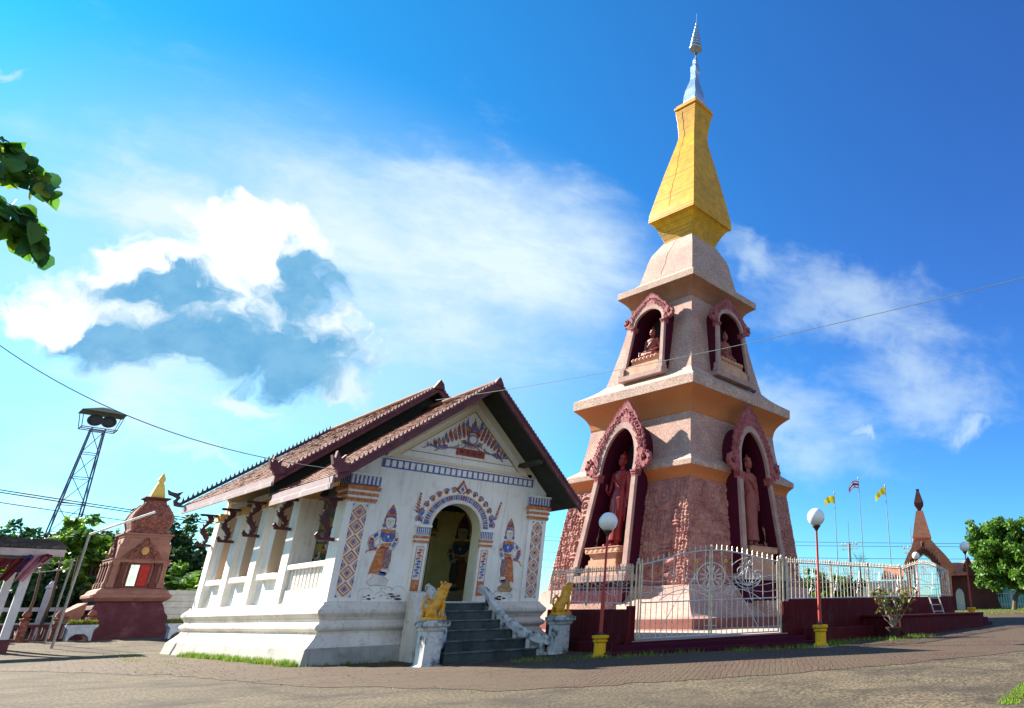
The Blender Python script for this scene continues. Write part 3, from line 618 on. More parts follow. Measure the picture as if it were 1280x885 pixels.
def bracket(yc, z1, dz_):
    k = MB(); zt = z1; cy_ = lambda x, z, d: (x, yc+d, z)
    k.prism([(-.50, zt-.07), (.0, zt-.07), (.0, zt+.0), (-.54, zt+.0), (-.57, zt-.03)], cy_, -.07, .07)
    S_ = []
    for t in np.linspace(0, 1, 22):
        S_.append((-.30+.085*sin(t*2*pi*1.35+.6)+.02*t, zt-.06-t*(dz_-.14)))
    for i in range(len(S_)-1):
        wa = .062+.018*sin(i*.6)
        (xa, za), (xb, zb) = S_[i], S_[i+1]
        k.prism([(xa-wa, za), (xa+wa, za), (xb+wa, zb), (xb-wa, zb)], cy_, -.05, .05)
        if i % 3 == 1: k.prism([(xa-wa, za), (xa-wa-.05, za+.05), (xb-wa, zb-.02)], cy_, -.04, .04); k.prism([(xa+wa, za), (xa+wa+.05, za+.05), (xb+wa, zb-.02)], cy_, -.04, .04)
    zb = zt-dz_; k.prism([(-.42, zb+.0), (-.02, zb-.01), (-.02, zb+.07), (-.25, zb+.09), (-.40, zb+.07), (-.46, zb+.04)], cy_, -.05, .05)
    k.prism([(-.42, zb+.02), (-.50, zb+.12), (-.45, zb+.20), (-.40, zb+.13), (-.34, zb+.08)], cy_, -.04, .04)
    return k.build('naga_bracket', woodd, T)
for yc, z1, dd in ((11.33, 4.66, 1.12), (8.85, 4.62, 1.12), (6.35, 4.60, 1.10), (3.64, 4.42, .92), (.27, 4.08, 1.12)): bracket(yc, z1, dd)
# ---- roofs (tiles modelled course by course)
def slope(name, e0, e1, r0, r1, m, parent, rows=30, cols=70, th=.02, sag=.0):
    """tiled slope between an eave line e0-e1 and a ridge line r0-r1"""
    e0, e1, r0, r1 = map(Vector, (e0, e1, r0, r1)); nrm = (e1-e0).cross(r0-e0).normalized()
    if nrm.z < 0: nrm = -nrm
    V_ = []; mi = []
    for i in range(rows):
        ta, tb = i/rows, (i+1)/rows
        for j in range(cols):
            sh = .5 if i % 2 else 0
            sa, sb = (j+sh)/cols, (j+1+sh)/cols-.12/cols
            if sa >= 1: continue
            sb = min(sb, 1.)
            lift = th*(1+.4*rng.random()); g_ = .004*rng.standard_normal()
            def pt(s, t, up): 
                p = (e0.lerp(e1, s)).lerp(r0.lerp(r1, s), t); return p+nrm*(up-sag*sin(pi*t))
            a, b2 = pt(sa, ta, lift+g_), pt(sb, ta, lift-g_); c_, d_ = pt(sb, min(tb+.25/rows, 1), .004), pt(sa, min(tb+.25/rows, 1), .004)
            a2, b3 = pt(sa, ta, .0), pt(sb, ta, .0)
            V_ += [a, b2, c_, d_, a2, b3, b2, a]; mm = 1 if rng.random() < .16 else 0; mi += [mm, mm]
    return soup(name, np.array([tuple(v) for v in V_]), 4, m, parent, np.array(mi))
def slab(name, e0, e1, r0, r1, th, m, parent):
    a = [Vector(v) for v in (e0, e1, r1, r0)]; lo = [v-Vector((0, 0, th)) for v in a]
    return MB().add(a+lo, [(0, 1, 2, 3), (7, 6, 5, 4), (0, 4, 5, 1), (1, 5, 6, 2), (2, 6, 7, 3), (3, 7, 4, 0)]).build(name, m, parent)
def roof(y0, y1, ze, zr, xe, xr, xe2, ze2, y1r=None, xe1=None):
    y1r = y1r or y1
    rt = MB(); 
    L0, L1, R0, R1 = (xe, y0, ze), (xe1 or xe, y1, ze+.03), (xr, y0, zr), (xr, y1r, zr)
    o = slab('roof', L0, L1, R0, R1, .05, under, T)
    slope('tiling', L0, L1, R0, R1, [tile, tilel], o, cols=int((y1-y0)*6.5))
    E0, E1 = (xe2, y0, ze2), (xe2, y1, ze2)
    o2 = slab('roof', E1, E0, R1, R0, .05, under, T); slope('tiling', E1, E0, R1, R0, [tile, tilel], o2, cols=int((y1-y0)*6.5))
    rg = MB(); rg.tube([(xr, y0-.02, zr+.06), (xr, y1r, zr+.06)], .085, 8); rg.build('ridge_cap', tile, T)
def bargeboard(y, L, A, Rr, ztop=.10, dep=.34, th=.10, spikes=True):
    """raking boards: left end, apex, right end as (x, z) of the tile surface"""
    for P, Q in ((L, A), (Rr, A)):
        P, Q = Vector((P[0], 0, P[1])), Vector((Q[0], 0, Q[1])); k = MB(); up = Vector((0, 0, 1))
        k.add([(P.x, y, P.z+ztop), (Q.x, y, Q.z+ztop), (Q.x, y, Q.z+ztop-dep), (P.x, y, P.z+ztop-dep), (P.x, y-th, P.z+ztop), (Q.x, y-th, Q.z+ztop), (Q.x, y-th, Q.z+ztop-dep), (P.x, y-th, P.z+ztop-dep)],
              [(0, 1, 2, 3), (7, 6, 5, 4), (0, 4, 5, 1), (1, 5, 6, 2), (2, 6, 7, 3), (3, 7, 4, 0)])
        yy = y-th-.03
        k.add([(P.x, yy+.03, P.z+ztop-.02), (Q.x, yy+.03, Q.z+ztop-.02), (Q.x, yy+.03, Q.z+ztop-.10), (P.x, yy+.03, P.z+ztop-.10), (P.x, yy, P.z+ztop-.02), (Q.x, yy, Q.z+ztop-.02), (Q.x, yy, Q.z+ztop-.10), (P.x, yy, P.z+ztop-.10)],
              [(7, 6, 5, 4), (0, 4, 5, 1), (1, 5, 6, 2), (2, 6, 7, 3), (3, 7, 4, 0)])
        o = k.build('bargeboard', barge, T)
        if spikes:
            k = MB(); L_ = (Q-P).length; n = int(L_/.125); d = (Q-P)/L_
            for i in range(n):
                p = P+d*(L_*(i+.5)/n); s = .035; x = p.x; z = p.z+ztop
                k.add([(x-s, y-th*.75, z-.02), (x+s, y-th*.75, z-.02), (x+s, y-th*.25, z-.02), (x-s, y-th*.25, z-.02), (x-d.x*.02, y-th*.5, z+.085)], [(0, 1, 4), (1, 2, 4), (2, 3, 4), (3, 0, 4)])
                k.box(x-s*.8, x+s*.8, y-.01, y+.05, z-.05, z+.035, 1)
            k.build('crest', [barge, mat('ridge_mortar', (.30, .18, .16), .9)], o)
# front (short) roof and main (long) roof
roof(-1.15, 3.6, 4.42, 7.82, -.78, 3.16, 6.62, 4.42)
bargeboard(-1.15, (-.78, 4.42), (3.16, 7.82), (6.62, 4.42), dep=.30)
roof(2.95, 12.1, 4.92, 8.60, -.86, 3.25, 7.3, 4.92, xe1=-1.0)
bargeboard(2.95, (-.95, 4.84), (3.25, 8.60), (7.3, 4.9), dep=.28)
# far-end raking crest seen against the sky, and its raised finial
k = MB(); P, Q = Vector((-1.05, 12.12, 4.98)), Vector((3.25, 12.12, 8.62)); n = 36
k.tube([P+Vector((0, 0, .06)), Q+Vector((0, 0, .06))], .06, 6)
for i in range(n):
    p = P.lerp(Q, (i+.5)/n); k.add([(p.x-.045, 12.08, p.z+.08), (p.x+.045, 12.08, p.z+.08), (p.x+.045, 12.16, p.z+.08), (p.x-.045, 12.16, p.z+.08), (p.x-.03, 12.12, p.z+.27)], [(0, 1, 4), (1, 2, 4), (2, 3, 4), (3, 0, 4)])
k.build('rear_crest', mat('dark_crest', (.09, .08, .085), .8), T)
k = MB(); k.tube([(-1.0, 12.1, 5.0), (-1.18, 12.12, 5.02), (-1.22, 12.12, 5.14), (-1.15, 12.12, 5.24), (-1.26, 12.12, 5.34), (-1.42, 12.12, 5.38), (-1.52, 12.12, 5.50)], [.09, .09, .07, .07, .08, .07, .01], 8)
k.add([(-1.15, 12.1, 5.3), (-1.05, 12.12, 5.5), (-1.28, 12.14, 5.38)], [(0, 1, 2)]); k.build('rear_finial', mat('dark_crest', (.09, .08, .085)), T, smooth=True)
for (x, y, z, s) in ((-.98, 2.9, 5.05, 1), (-.80, -1.2, 4.60, 1.)): # curled corner finials
    k = MB(); k.prism([(0, -.15), (.28, -.05), (.22, .12), (.10, .14), (.12, .34), (.02, .22), (-.10, .40), (-.12, .2), (-.20, .28), (-.14, .05), (-.06, -.02)], lambda a, b, d: (x+a*s, y+d, z+b*s), -.10, .04); k.build('corner_finial', barge, T)
k = MB(); k.prism([(-.22, -.15), (.16, -.15), (.10, .06), (.03, .13), (-.03, .2), (-.09, .08)], lambda a, b, d: (3.25+a, 2.86+d, 8.66+b), -.10, .10); k.build('gable_finial', barge, T)
k = MB(); k.prism([(-.16, -.14), (.16, -.14), (.06, .05), (.0, .12), (-.06, .05)], lambda a, b, d: (3.16+a, -1.2+d, 7.90+b), -.09, .09); k.build('gable_finial', barge, T)
for (y0, y1, x, zt, dz_, x1) in ((-1.15, 3.05, -.80, 4.40, .32, -.80), (2.95, 11.6, -.90, 4.90, .27, -1.01)): # eave fascia boards
    k = MB(); k.add([(x, y0, zt), (x1, y1, zt), (x1, y1, zt-dz_), (x, y0, zt-dz_), (x-.04, y0, zt), (x1-.04, y1, zt), (x1-.04, y1, zt-dz_), (x-.04, y0, zt-dz_)], [(0, 1, 2, 3), (7, 6, 5, 4), (0, 4, 5, 1), (1, 5, 6, 2), (2, 6, 7, 3), (3, 7, 4, 0)])
    k.add([(x-.043, y0, zt-dz_*.55), (x1-.043, y1, zt-dz_*.55), (x1-.043, y1, zt-dz_*1.05), (x-.043, y0, zt-dz_*1.05), (x-.07, y0, zt-dz_*.62), (x1-.07, y1, zt-dz_*.62), (x1-.07, y1, zt-dz_*1.05), (x-.07, y0, zt-dz_*1.05)], [(7, 6, 5, 4), (0, 4, 5, 1), (1, 5, 6, 2), (2, 6, 7, 3), (3, 7, 4, 0)])
    k.build('fascia_board', fascm, T)
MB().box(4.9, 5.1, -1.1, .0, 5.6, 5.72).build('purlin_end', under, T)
# ================================================================ staircase
St = empty('staircase', (3.2, -1.7, -.1), 'dark mossy cement steps with white wavy railings up to the arched temple door', 'staircase')
lv = [(-.45, -.85, 1.40, 2.5, 3.95), (-.85, -1.25, 1.19, 2.42, 4.02), (-1.25, -1.6, .95, 2.34, 4.10), (-1.6, -1.95, .71, 2.24, 4.22), (-1.95, -2.3, .46, 2.08, 4.42), (-2.3, -2.65, .20, 1.9, 4.66)]
for (ya, yb, z, xa, xb) in lv:
    s_ = MB().box(xa, xb, yb, -.44, z-.27, z-.03, 0).box(xa-.01, xb+.01, yb-.03, ya+.01 if ya > -.5 else ya, z-.03, z, 1); s_.build('step', [stepm, stepn], St)
MB().box(1.78, 4.78, -2.95, -.44, -.2, -.055).build('stair_foot', stepn, St)
path = lambda s: [Vector((3.12+s*.78, -.42, 1.80)), Vector((3.12+s*.80, -.75, 1.70)), Vector((3.12+s*.80, -1.1, 1.42)), Vector((3.12+s*.84, -1.5, 1.12)), Vector((3.12+s*.98, -1.95, .82)), Vector((3.12+s*1.15, -2.35, .60)), Vector((3.12+s*1.38, -2.7, .44)), Vector((3.12+s*1.62, -2.95, .36))]
for s in (-1, 1):
    P = path(s); k = MB()
    for i in range(len(P)-1):
        a, b = P[i], P[i+1]; w = Vector((.085, 0, 0)); h = Vector((0, 0, .10))
        k.add([a-w-h, a+w-h, b+w-h, b-w-h, a-w+h*.6, a+w+h*.6, b+w+h*.6, b-w+h*.6, a+h*1.2, b+h*1.2], [(0, 1, 2, 3), (0, 3, 7, 4), (1, 5, 6, 2), (4, 7, 9, 8), (5, 8, 9, 6)]+([(0, 4, 8, 5, 1)] if i == 0 else [])+([(3, 2, 6, 9, 7)] if i == len(P)-2 else []))
    r_ = k.build('railing', railm, St, smooth=True)
    if s > 0:
        for i in range(1, len(P)-1):
            p = P[i].lerp(P[i+1], .3); z0 = max(-.05, 1.36-(-p.y-.6)*.72)-.3
            MB().lathe([(.07, 0), (.07, .03), (.045, .08), (.06, .5), (.075, 1)], (0, 0, 0), 8).xf(lambda v: Vector((p.x+v.x, p.y+v.y, z0+v.z*(p.z-.08-z0)))).build('baluster', railm, r_, smooth=True)
        MB().prism([(-.44, 1.2), (-.9, 1.15), (-1.7, .62), (-2.9, .05), (-2.9, -.2), (-.44, -.2)], lambda y, z, d: (d+max(0, -y-1.3)*.42, y, z), 3.93, 4.03).build('cheek_wall', railm, r_)
    else:
        MB().prism([(-.42, 1.72), (-.75, 1.60), (-1.1, 1.32), (-1.5, 1.02), (-1.95, .72), (-2.35, .50), (-2.7, .35), (-2.9, .28), (-2.9, -.2), (-.42, -.2)], lambda y, z, d: (d-max(0, -y-1.1)*.45, y, z), 2.25, 2.41).build('cheek_wall', railm, r_)
        MB().prism([(-.40, 1.70), (-.55, 1.66), (-.95, 1.10), (-1.05, .5), (-1.2, -.15), (-.40, -.15)], lambda y, z, d: (d, y, z), 1.85, 2.25).build('side_buttress', whitebase, r_)
# ================================================================ pedestals and lions
def pedestal():
    r = empty('pedestal', (0, 0, 0), local=True)
    bevel(MB().sq([(.30, -.15), (.285, .04), (.215, .09), (.205, .12), (.20, .80), (.235, .84), (.245, .88), (.255, .90), (.30, .93), (.30, 1.02), (.24, 1.05), (.235, 1.06)]).build('pillar', railm, r), .012)
    return r
def lion():
    """seated upright lion, head raised, facing +x"""
    r = empty('lion_statue', (0, 0, 0), local=True)
    k = MB(); B = k.ell
    k.box(-.26, .26, -.15, .15, 0, .05)
    k.box(-.24, .24, -.13, .13, .04, .075)
    k.tube([(-.15, 0, .16), (-.08, 0, .27), (.04, 0, .40), (.11, 0, .52), (.13, 0, .62), (.15, 0, .70)], [.115, .14, .145, .14, .12, .10], 14)   # trunk and neck
    for s in (-1, 1):
        k.tube([(.13, s*.085, .44), (.16, s*.095, .30), (.15, s*.095, .16), (.165, s*.095, .07)], [.065, .05, .038, .045], 10)  # fore leg
        B((.20, s*.095, .085), (.07, .045, .032))
        for t in (-1, 0, 1): B((.255, s*.095+t*.024, .078), (.02, .012, .018))
        B((-.11, s*.10, .19), (.12, .065, .125), ry=.4); k.tube([(-.06, s*.115, .16), (-.02, s*.12, .10), (.0, s*.12, .07)], [.05, .035, .03], 8); B((.03, s*.12, .085), (.07, .04, .028))
        k.tube([(-.20, s*.09, .20), (-.22, s*.1, .09)], [.05, .035], 8)
    B((.19, 0, .775), (.115, .10, .10), ry=-.35)                                                      # skull, tilted up
    B((.275, 0, .80), (.075, .065, .045), ry=-.35); B((.265, 0, .735), (.062, .05, .028), ry=-.1)     # muzzle and open jaw
    B((.335, 0, .835), (.02, .03, .018))
    for s in (-1, 1): B((.245, s*.06, .845), (.022, .02, .022)); B((.13, s*.085, .87), (.028, .018, .038)); B((.29, s*.04, .775), (.02, .012, .03))
    for i in range(6):
        for j in range(5):
            t = i/5
            for s in ((1,) if j == 2 else (1,)):
                x, z = .12+.045*t, .50+.24*t
                b_ = pi+(j-2)*.95+.3*(i % 2); k.ell((x+cos(b_)*.115, sin(b_)*.115, z+.03*cos(b_)), (.034, .034, .042), n=6, k=4)
    tl = [(-.22, 0, .20), (-.30, 0, .30), (-.30, 0, .43), (-.21, 0, .51), (-.15, 0, .47), (-.18, 0, .40)]
    k.tube(tl, [.035, .032, .034, .045, .035, .015], 8)
    o = fuse(k.build('body', goldp, r), .0085, 1, .5)
    m = MB(); m.box(.245, .325, -.042, .042, .755, .768); m.build('open_mouth', mat('mouth_dark', (.2, .03, .02), .6), r)
    MB().ell((.262, .052, .842), (.011, .011, .011)).ell((.262, -.052, .842), (.011, .011, .011)).build('eyes', darkm, r)
    return r
pd = pedestal(); ln = lion(); SP = []
for i, (x, y, z, lab, lab2, a) in enumerate(((1.31, -3.0, -.10, 'white weathered square pedestal at the left foot of the temple steps', 'gold lion statue sitting on the left pedestal of the temple steps, before the arched door', rad(4)), (4.93, -3.0, -.04, 'white mould-stained square pedestal right of the steps by the lamp post', 'gold lion statue on the right pedestal of the steps, in front of the maroon wall', rad(4)))):
    p = pd if i == 0 else copytree(pd); l = ln if i == 0 else copytree(ln)
    p.location = (x, y, z); p.scale = (1, 1, 1); tag(p, lab, 'pedestal', 'pedestals at the foot of the temple steps')
    l.location = (x, y, z+1.06); l.scale = (1, 1, 1); l.rotation_euler = (0, 0, a); tag(l, lab2, 'statue', 'gold lion statues by the steps')
# ================================================================ the tall stupa (local frame, turned 3.8 degrees)
SC = Vector((17.55, 5.125, 0)); SR = rad(3.77)
ST = empty('stupa', SC, 'tall pink stepped stupa with golden top and arched statue niches behind a fence', 'stupa', local=True, rz=SR)
stone = mat('pink_aggregate', (.50, .325, .275), .85, (.40, .245, .215), .9, 6, .5, 20, fine=.42, fscale=17, dirt=(.33, .20, .16), dscale=.8, dlo=.52, dhi=.8, streak=.25)
stonel = mat('pale_aggregate', (.52, .37, .30), .85, (.41, .28, .235), 1.1, 6, .5, 20, fine=.45, fscale=17, dirt=(.38, .26, .20), dscale=1.1, dlo=.52, dhi=.75)
cove = mat('terracotta_cove', (.56, .20, .065), .8, (.50, .17, .06), .9, 6, .3, 50, fine=.35, fscale=50)
reliefm = mat('relief_stone', (.43, .215, .19), .85, (.31, .125, .115), 1.6, 6, .25, 40, fine=.35, fscale=30, dirt=(.50, .29, .22), dscale=1.2, dlo=.5, dhi=.7)
plum = mat('plum_paint', (.075, .007, .024), .8, (.055, .006, .02), 1.2, 5, spec=.12)
maroon = mat('maroon_paint', (.095, .006, .011), .75, (.065, .005, .010), .8, 6, .1, 20, spec=.12, dirt=(.13, .035, .035), dscale=1.6, dlo=.56, dhi=.8, streak=.25)
trimm = mat('niche_trim', (.46, .32, .28), .85, (.36, .23, .21), 2, 5, .3, 40, fine=.4)
carve = mat('carved_red_stone', (.38, .125, .13), .8, (.25, .06, .075), 4, 5, .3, 40)
niched = mat('niche_inside', (.045, .02, .035), .9, (.03, .03, .045), 1)
peach = mat('peach_pedestal', (.60, .36, .25), .8, (.5, .26, .17), 2, 5, .2, 30, fine=.3)
goldt = brickmat('gold_mosaic', (.74, .40, .005), (.64, .32, .005), (.36, .17, .006), .16, .08, .006, rough=.40, axes=(pi/2, 0, 0), bump=.4, nlo=.68, nhi=1.18)
silver = mat('mirror_mosaic', (.50, .62, .72), .32, (.30, .45, .60), 9, 4, .6, 24, metal=.75)
statm = mat('red_lacquer_statue', (.27, .014, .014), .34, (.18, .012, .014), 3, 4, .1, 30, spec=.4)
statp = mat('pink_statue', (.32, .085, .065), .5, (.24, .06, .05), 3, 4, .2, 30)
def curve(p0, p1, bulge, n=7):
    """points from p0 to p1 (w, z) bowed by bulge: + outwards, - inwards"""
    out = []
    for i in range(n+1):
        t = i/n; out.append((p0[0]+(p1[0]-p0[0])*t+bulge*sin(pi*t), p0[1]+(p1[1]-p0[1])*t))
    return out
MB().sq([(6.3, .30), (6.3, .42), (6.0, .42), (6.0, .44)]).build('foot', stone, ST)
MB().sq([(6.0, .44), (6.0, .80), (5.98, .80)]).build('tile_band', mat('red_tile_band', (.26, .09, .07), .6, (.2, .06, .05), 2, fine=.3), ST)
MB().sq([(5.95, .80)]+curve((5.9, .82), (4.58, 2.1), -.28, 10)).build('flared_base', stone, ST, smooth=True)
MB().sq([(4.38, 2.08), (3.88, 6.69)]).build('lower_tier', reliefm, ST)
bevel(MB().sq([(3.9, 6.68)]+curve((3.93, 6.70), (4.20, 7.17), -.07, 6)).build('cornice_cove', cove, ST, smooth=True), .01)
bevel(MB().sq([(4.22, 7.172), (4.22, 7.44), (4.16, 7.47), (3.76, 7.78), (3.74, 7.80)]).build('cornice', stonel, ST), .02)
MB().sq(curve((3.72, 7.80), (3.42, 9.93), -.04, 6)).build('middle_tier', stone, ST)
MB().sq([(3.42, 9.90)]+curve((3.44, 9.92), (4.11, 11.0), -.17, 9)).build('cornice_cove', cove, ST, smooth=True)
bevel(MB().sq([(4.14, 11.002), (4.14, 11.50), (4.08, 11.53)]+curve((4.05, 11.55), (3.02, 12.38), -.10, 6)).build('cornice', stonel, ST), .02)
MB().sq(curve((3.0, 12.38), (2.20, 16.80), -.06, 8)).build('upper_tier', stone, ST)
MB().sq([(2.2, 16.78)]+curve((2.22, 16.80), (2.80, 17.60), -.14, 8)).build('cornice_cove', mat('brown_cove', (.42, .20, .11), .8, (.34, .15, .08), 1, 5, .3, 50, fine=.4), ST, smooth=True)
bevel(MB().sq([(2.82, 17.602), (2.82, 17.98), (2.78, 18.0)]+curve((2.7, 18.02), (2.02, 18.62), -.08, 5)).build('cornice', stonel, ST), .02)
MB().sq([(1.98, 18.6), (1.95, 18.8), (1.64, 20.35), (1.56, 20.6), (1.12, 21.45), (1.06, 21.52)]).build('shoulder_dome', mat('mauve_aggregate', (.48, .335, .29), .85, (.40, .27, .24), 1, 6, .5, 20, fine=.42, fscale=17, streak=.3), ST)
gp = [(1.08, 21.5), (1.10, 21.6), (1.20, 21.9), (1.36, 22.3), (1.60, 22.72), (1.66, 22.78)]
bevel(MB().sq(gp+[(1.76, 22.80), (1.77, 23.0), (1.74, 23.4), (1.62, 24.1), (1.42, 25.2), (1.18, 26.5), (.92, 27.8), (.74, 28.7), (.66, 29.2), (.66, 29.6), (.72, 30.3), (.82, 31.1)]).build('golden_spire', goldt, ST), .015)
bevel(MB().sq([(.83, 31.1), (.83, 31.3), (.90, 31.34), (.90, 31.52), (.80, 31.54), (.80, 31.72), (.4, 31.76)]).build('spire_cap', mat('gold_cap', (.72, .33, .01), .5, (.6, .25, .01), 2), ST), .012)
MB().sq([(.42, 31.74), (.50, 32.2), (.50, 32.6), (.42, 33.1), (.30, 33.6), (.22, 34.1), (.20, 34.5), (.24, 34.8), (.22, 35.1), (.15, 35.4), (.13, 35.7), (.08, 35.95), (.03, 36.1)]).xf(lambda v: Vector((v.x+.03*sin(v.z*9)*(1 if v.x > 0 else -1), v.y, v.z))).build('silver_bud', silver, ST)
k = MB(); k.tube([(0, 0, 36.0), (0, 0, 39.9)], .03, 6)
PA = k.build('parasol_mast', silver, ST)
for i in range(9):
    z = 36.75+.27*i; r0 = .42*(1-i/9.6)
    MB().lathe([(r0, 0), (r0*1.03, .04), (r0*.9, .16), (r0*.80, .21), (r0*.80, .19), (r0*.88, .13), (r0*.98, .03)], (0, 0, z), 20).build('parasol_ring', silver, PA, smooth=True)
MB().lathe([(.06, 36.25), (.09, 36.35), (.05, 36.5)], n=10).build('mast_knob', darkm, PA)
# cracks running down the gold and the dome
GPW = [(23.4, 1.74), (24.1, 1.62), (25.2, 1.42), (26.5, 1.18), (27.8, .92), (28.7, .74), (29.2, .66), (29.6, .66), (30.3, .72), (31.1, .82)]
k = MB(); k.tube([(-float(np.interp(z, [q[0] for q in GPW], [q[1] for q in GPW]))-.001, .22+.05*sin(z*2.1)+.035*sin(z*7), z) for z in np.linspace(23.45, 31.05, 60)], .011, 5); k.build('crack', mat('crack_dark', (.12, .06, .02), .9), ST)
k = MB(); k.tube([(-float(np.interp(z, [18.8, 20.35, 20.6, 21.45], [1.95, 1.64, 1.56, 1.12]))-.001, .15+.25*(20.4-z)*.6+.04*sin(z*6), z) for z in np.linspace(18.85, 21.4, 30)], .010, 5); k.build('crack', MATS['crack_dark'], ST)
# ---- relief panels: dense carved scenes
def profw(z): return 4.46-(z-2.1)/(6.69-2.1)*.51
def relief(face, seed):
    nx_, nz_ = 250, 130; o, l = ((-1, 0), (0, 1)) if face == 'L' else ((0, -1), (1, 0))
    rr = random.Random(seed); V_ = np.zeros((nz_+1, nx_+1, 3)); lumps = []
    # carved figures: head and body lumps in rows, plus larger seated ones
    figs = []
    for row in range(13):
        z = 2.3+.345*row
        for i in range(46):
            lat = -4.3+.19*i+rr.uniform(-.05, .05); figs.append((lat, z+rr.uniform(-.06, .06), rr.uniform(.8, 1.25)))
    H = np.zeros((nz_+1, nx_+1)); Z, Sx = np.meshgrid(np.linspace(2.1, 6.69, nz_+1), np.linspace(-1, 1, nx_+1), indexing='ij'); Wd = 4.46-(Z-2.1)/4.59*.51; LA = Sx*Wd
    def lump(cx_, cz_, rx_, rz_, h, ang=0):
        a, b = LA-cx_, Z-cz_; a2 = (a*cos(ang)+b*sin(ang))/rx_; b2 = (-a*sin(ang)+b*cos(ang))/rz_
        q = 1-a2*a2-b2*b2; np.maximum(H, np.where(q > 0, h*np.sqrt(np.clip(q, 0, 1)), 0), out=H)
    for (a, z, s) in figs:
        lump(a, z+.13*s, .048*s, .055*s, .12); lump(a, z-.01, .075*s, .11*s, .10, rr.uniform(-.5, .5)); lump(a+.06*rr.choice([-1, 1]), z, .03, .12*s, .09, rr.uniform(-1.3, 1.3)); lump(a, z-.12, .10*s, .05, .09, rr.uniform(-.4, .4))
    for (a, z, s) in ((-2.9, 3.9, 1.), (2.9, 3.9, 1.), (-3.4, 4.9, .8)):
        H[((LA-a)/(.34*s))**2+((Z-z-.1)/(.5*s))**2 < 1] *= .25
        lump(a, z+.34*s, .10*s, .12*s, .2); lump(a, z+.05*s, .15*s, .24*s, .18); lump(a, z-.2*s, .32*s, .10*s, .2); lump(a-.17*s, z+.02*s, .06*s, .2*s, .15, .2); lump(a+.17*s, z+.02*s, .06*s, .2*s, .15, -.2); lump(a, z-.36*s, .38*s, .07*s, .2)
    for (a, z) in ((-2.55, 5.95), (2.6, 5.95)):   # swirling wheel
        r0 = np.sqrt((LA-a)**2+((Z-z)/1.0)**2); mask = r0 < .62; H[mask] = (.12+.05*np.cos(r0[mask]*26))
        lump(a, z, .13, .13, .22); 
        for k in range(10): q = 2*pi*k/10; lump(a+.6*cos(q), z+.6*sin(q), .16, .06, .15, q+1.2)
    for k in range(8): lump(-3.0+rr.uniform(-.7, .7), 2.75+rr.uniform(-.3, .4), .28, .13, .2, rr.uniform(-.6, .9)); 
    for j in range(nz_+1):
        for i in range(nx_+1):
            z, la = Z[j, i], LA[j, i]; h = H[j, i]+.035*noise.noise(Vector((la*7, z*7, seed)))+.02*noise.noise(Vector((la*19, z*19, seed)))
            e = min(i, nx_-i, j, nz_-j)/3.; h = .02+h*1.05*min(1, e)
            q = Wd[j, i]-.06+h*.8; x = o[0]*q+l[0]*la; y = o[1]*q+l[1]*la; V_[j, i] = (x, y, z)
    g = MB(); g.v = [tuple(v) for v in V_.reshape(-1, 3)]; g.f = [(j*(nx_+1)+i, j*(nx_+1)+i+1, (j+1)*(nx_+1)+i+1, (j+1)*(nx_+1)+i) for j in range(nz_) for i in range(nx_) if abs(LA[j, i]) > 1.36]; g.m = [0]*len(g.f)
    ob = g.build('relief_panel', reliefm, ST); 
relief('L', 1); relief('R', 2)
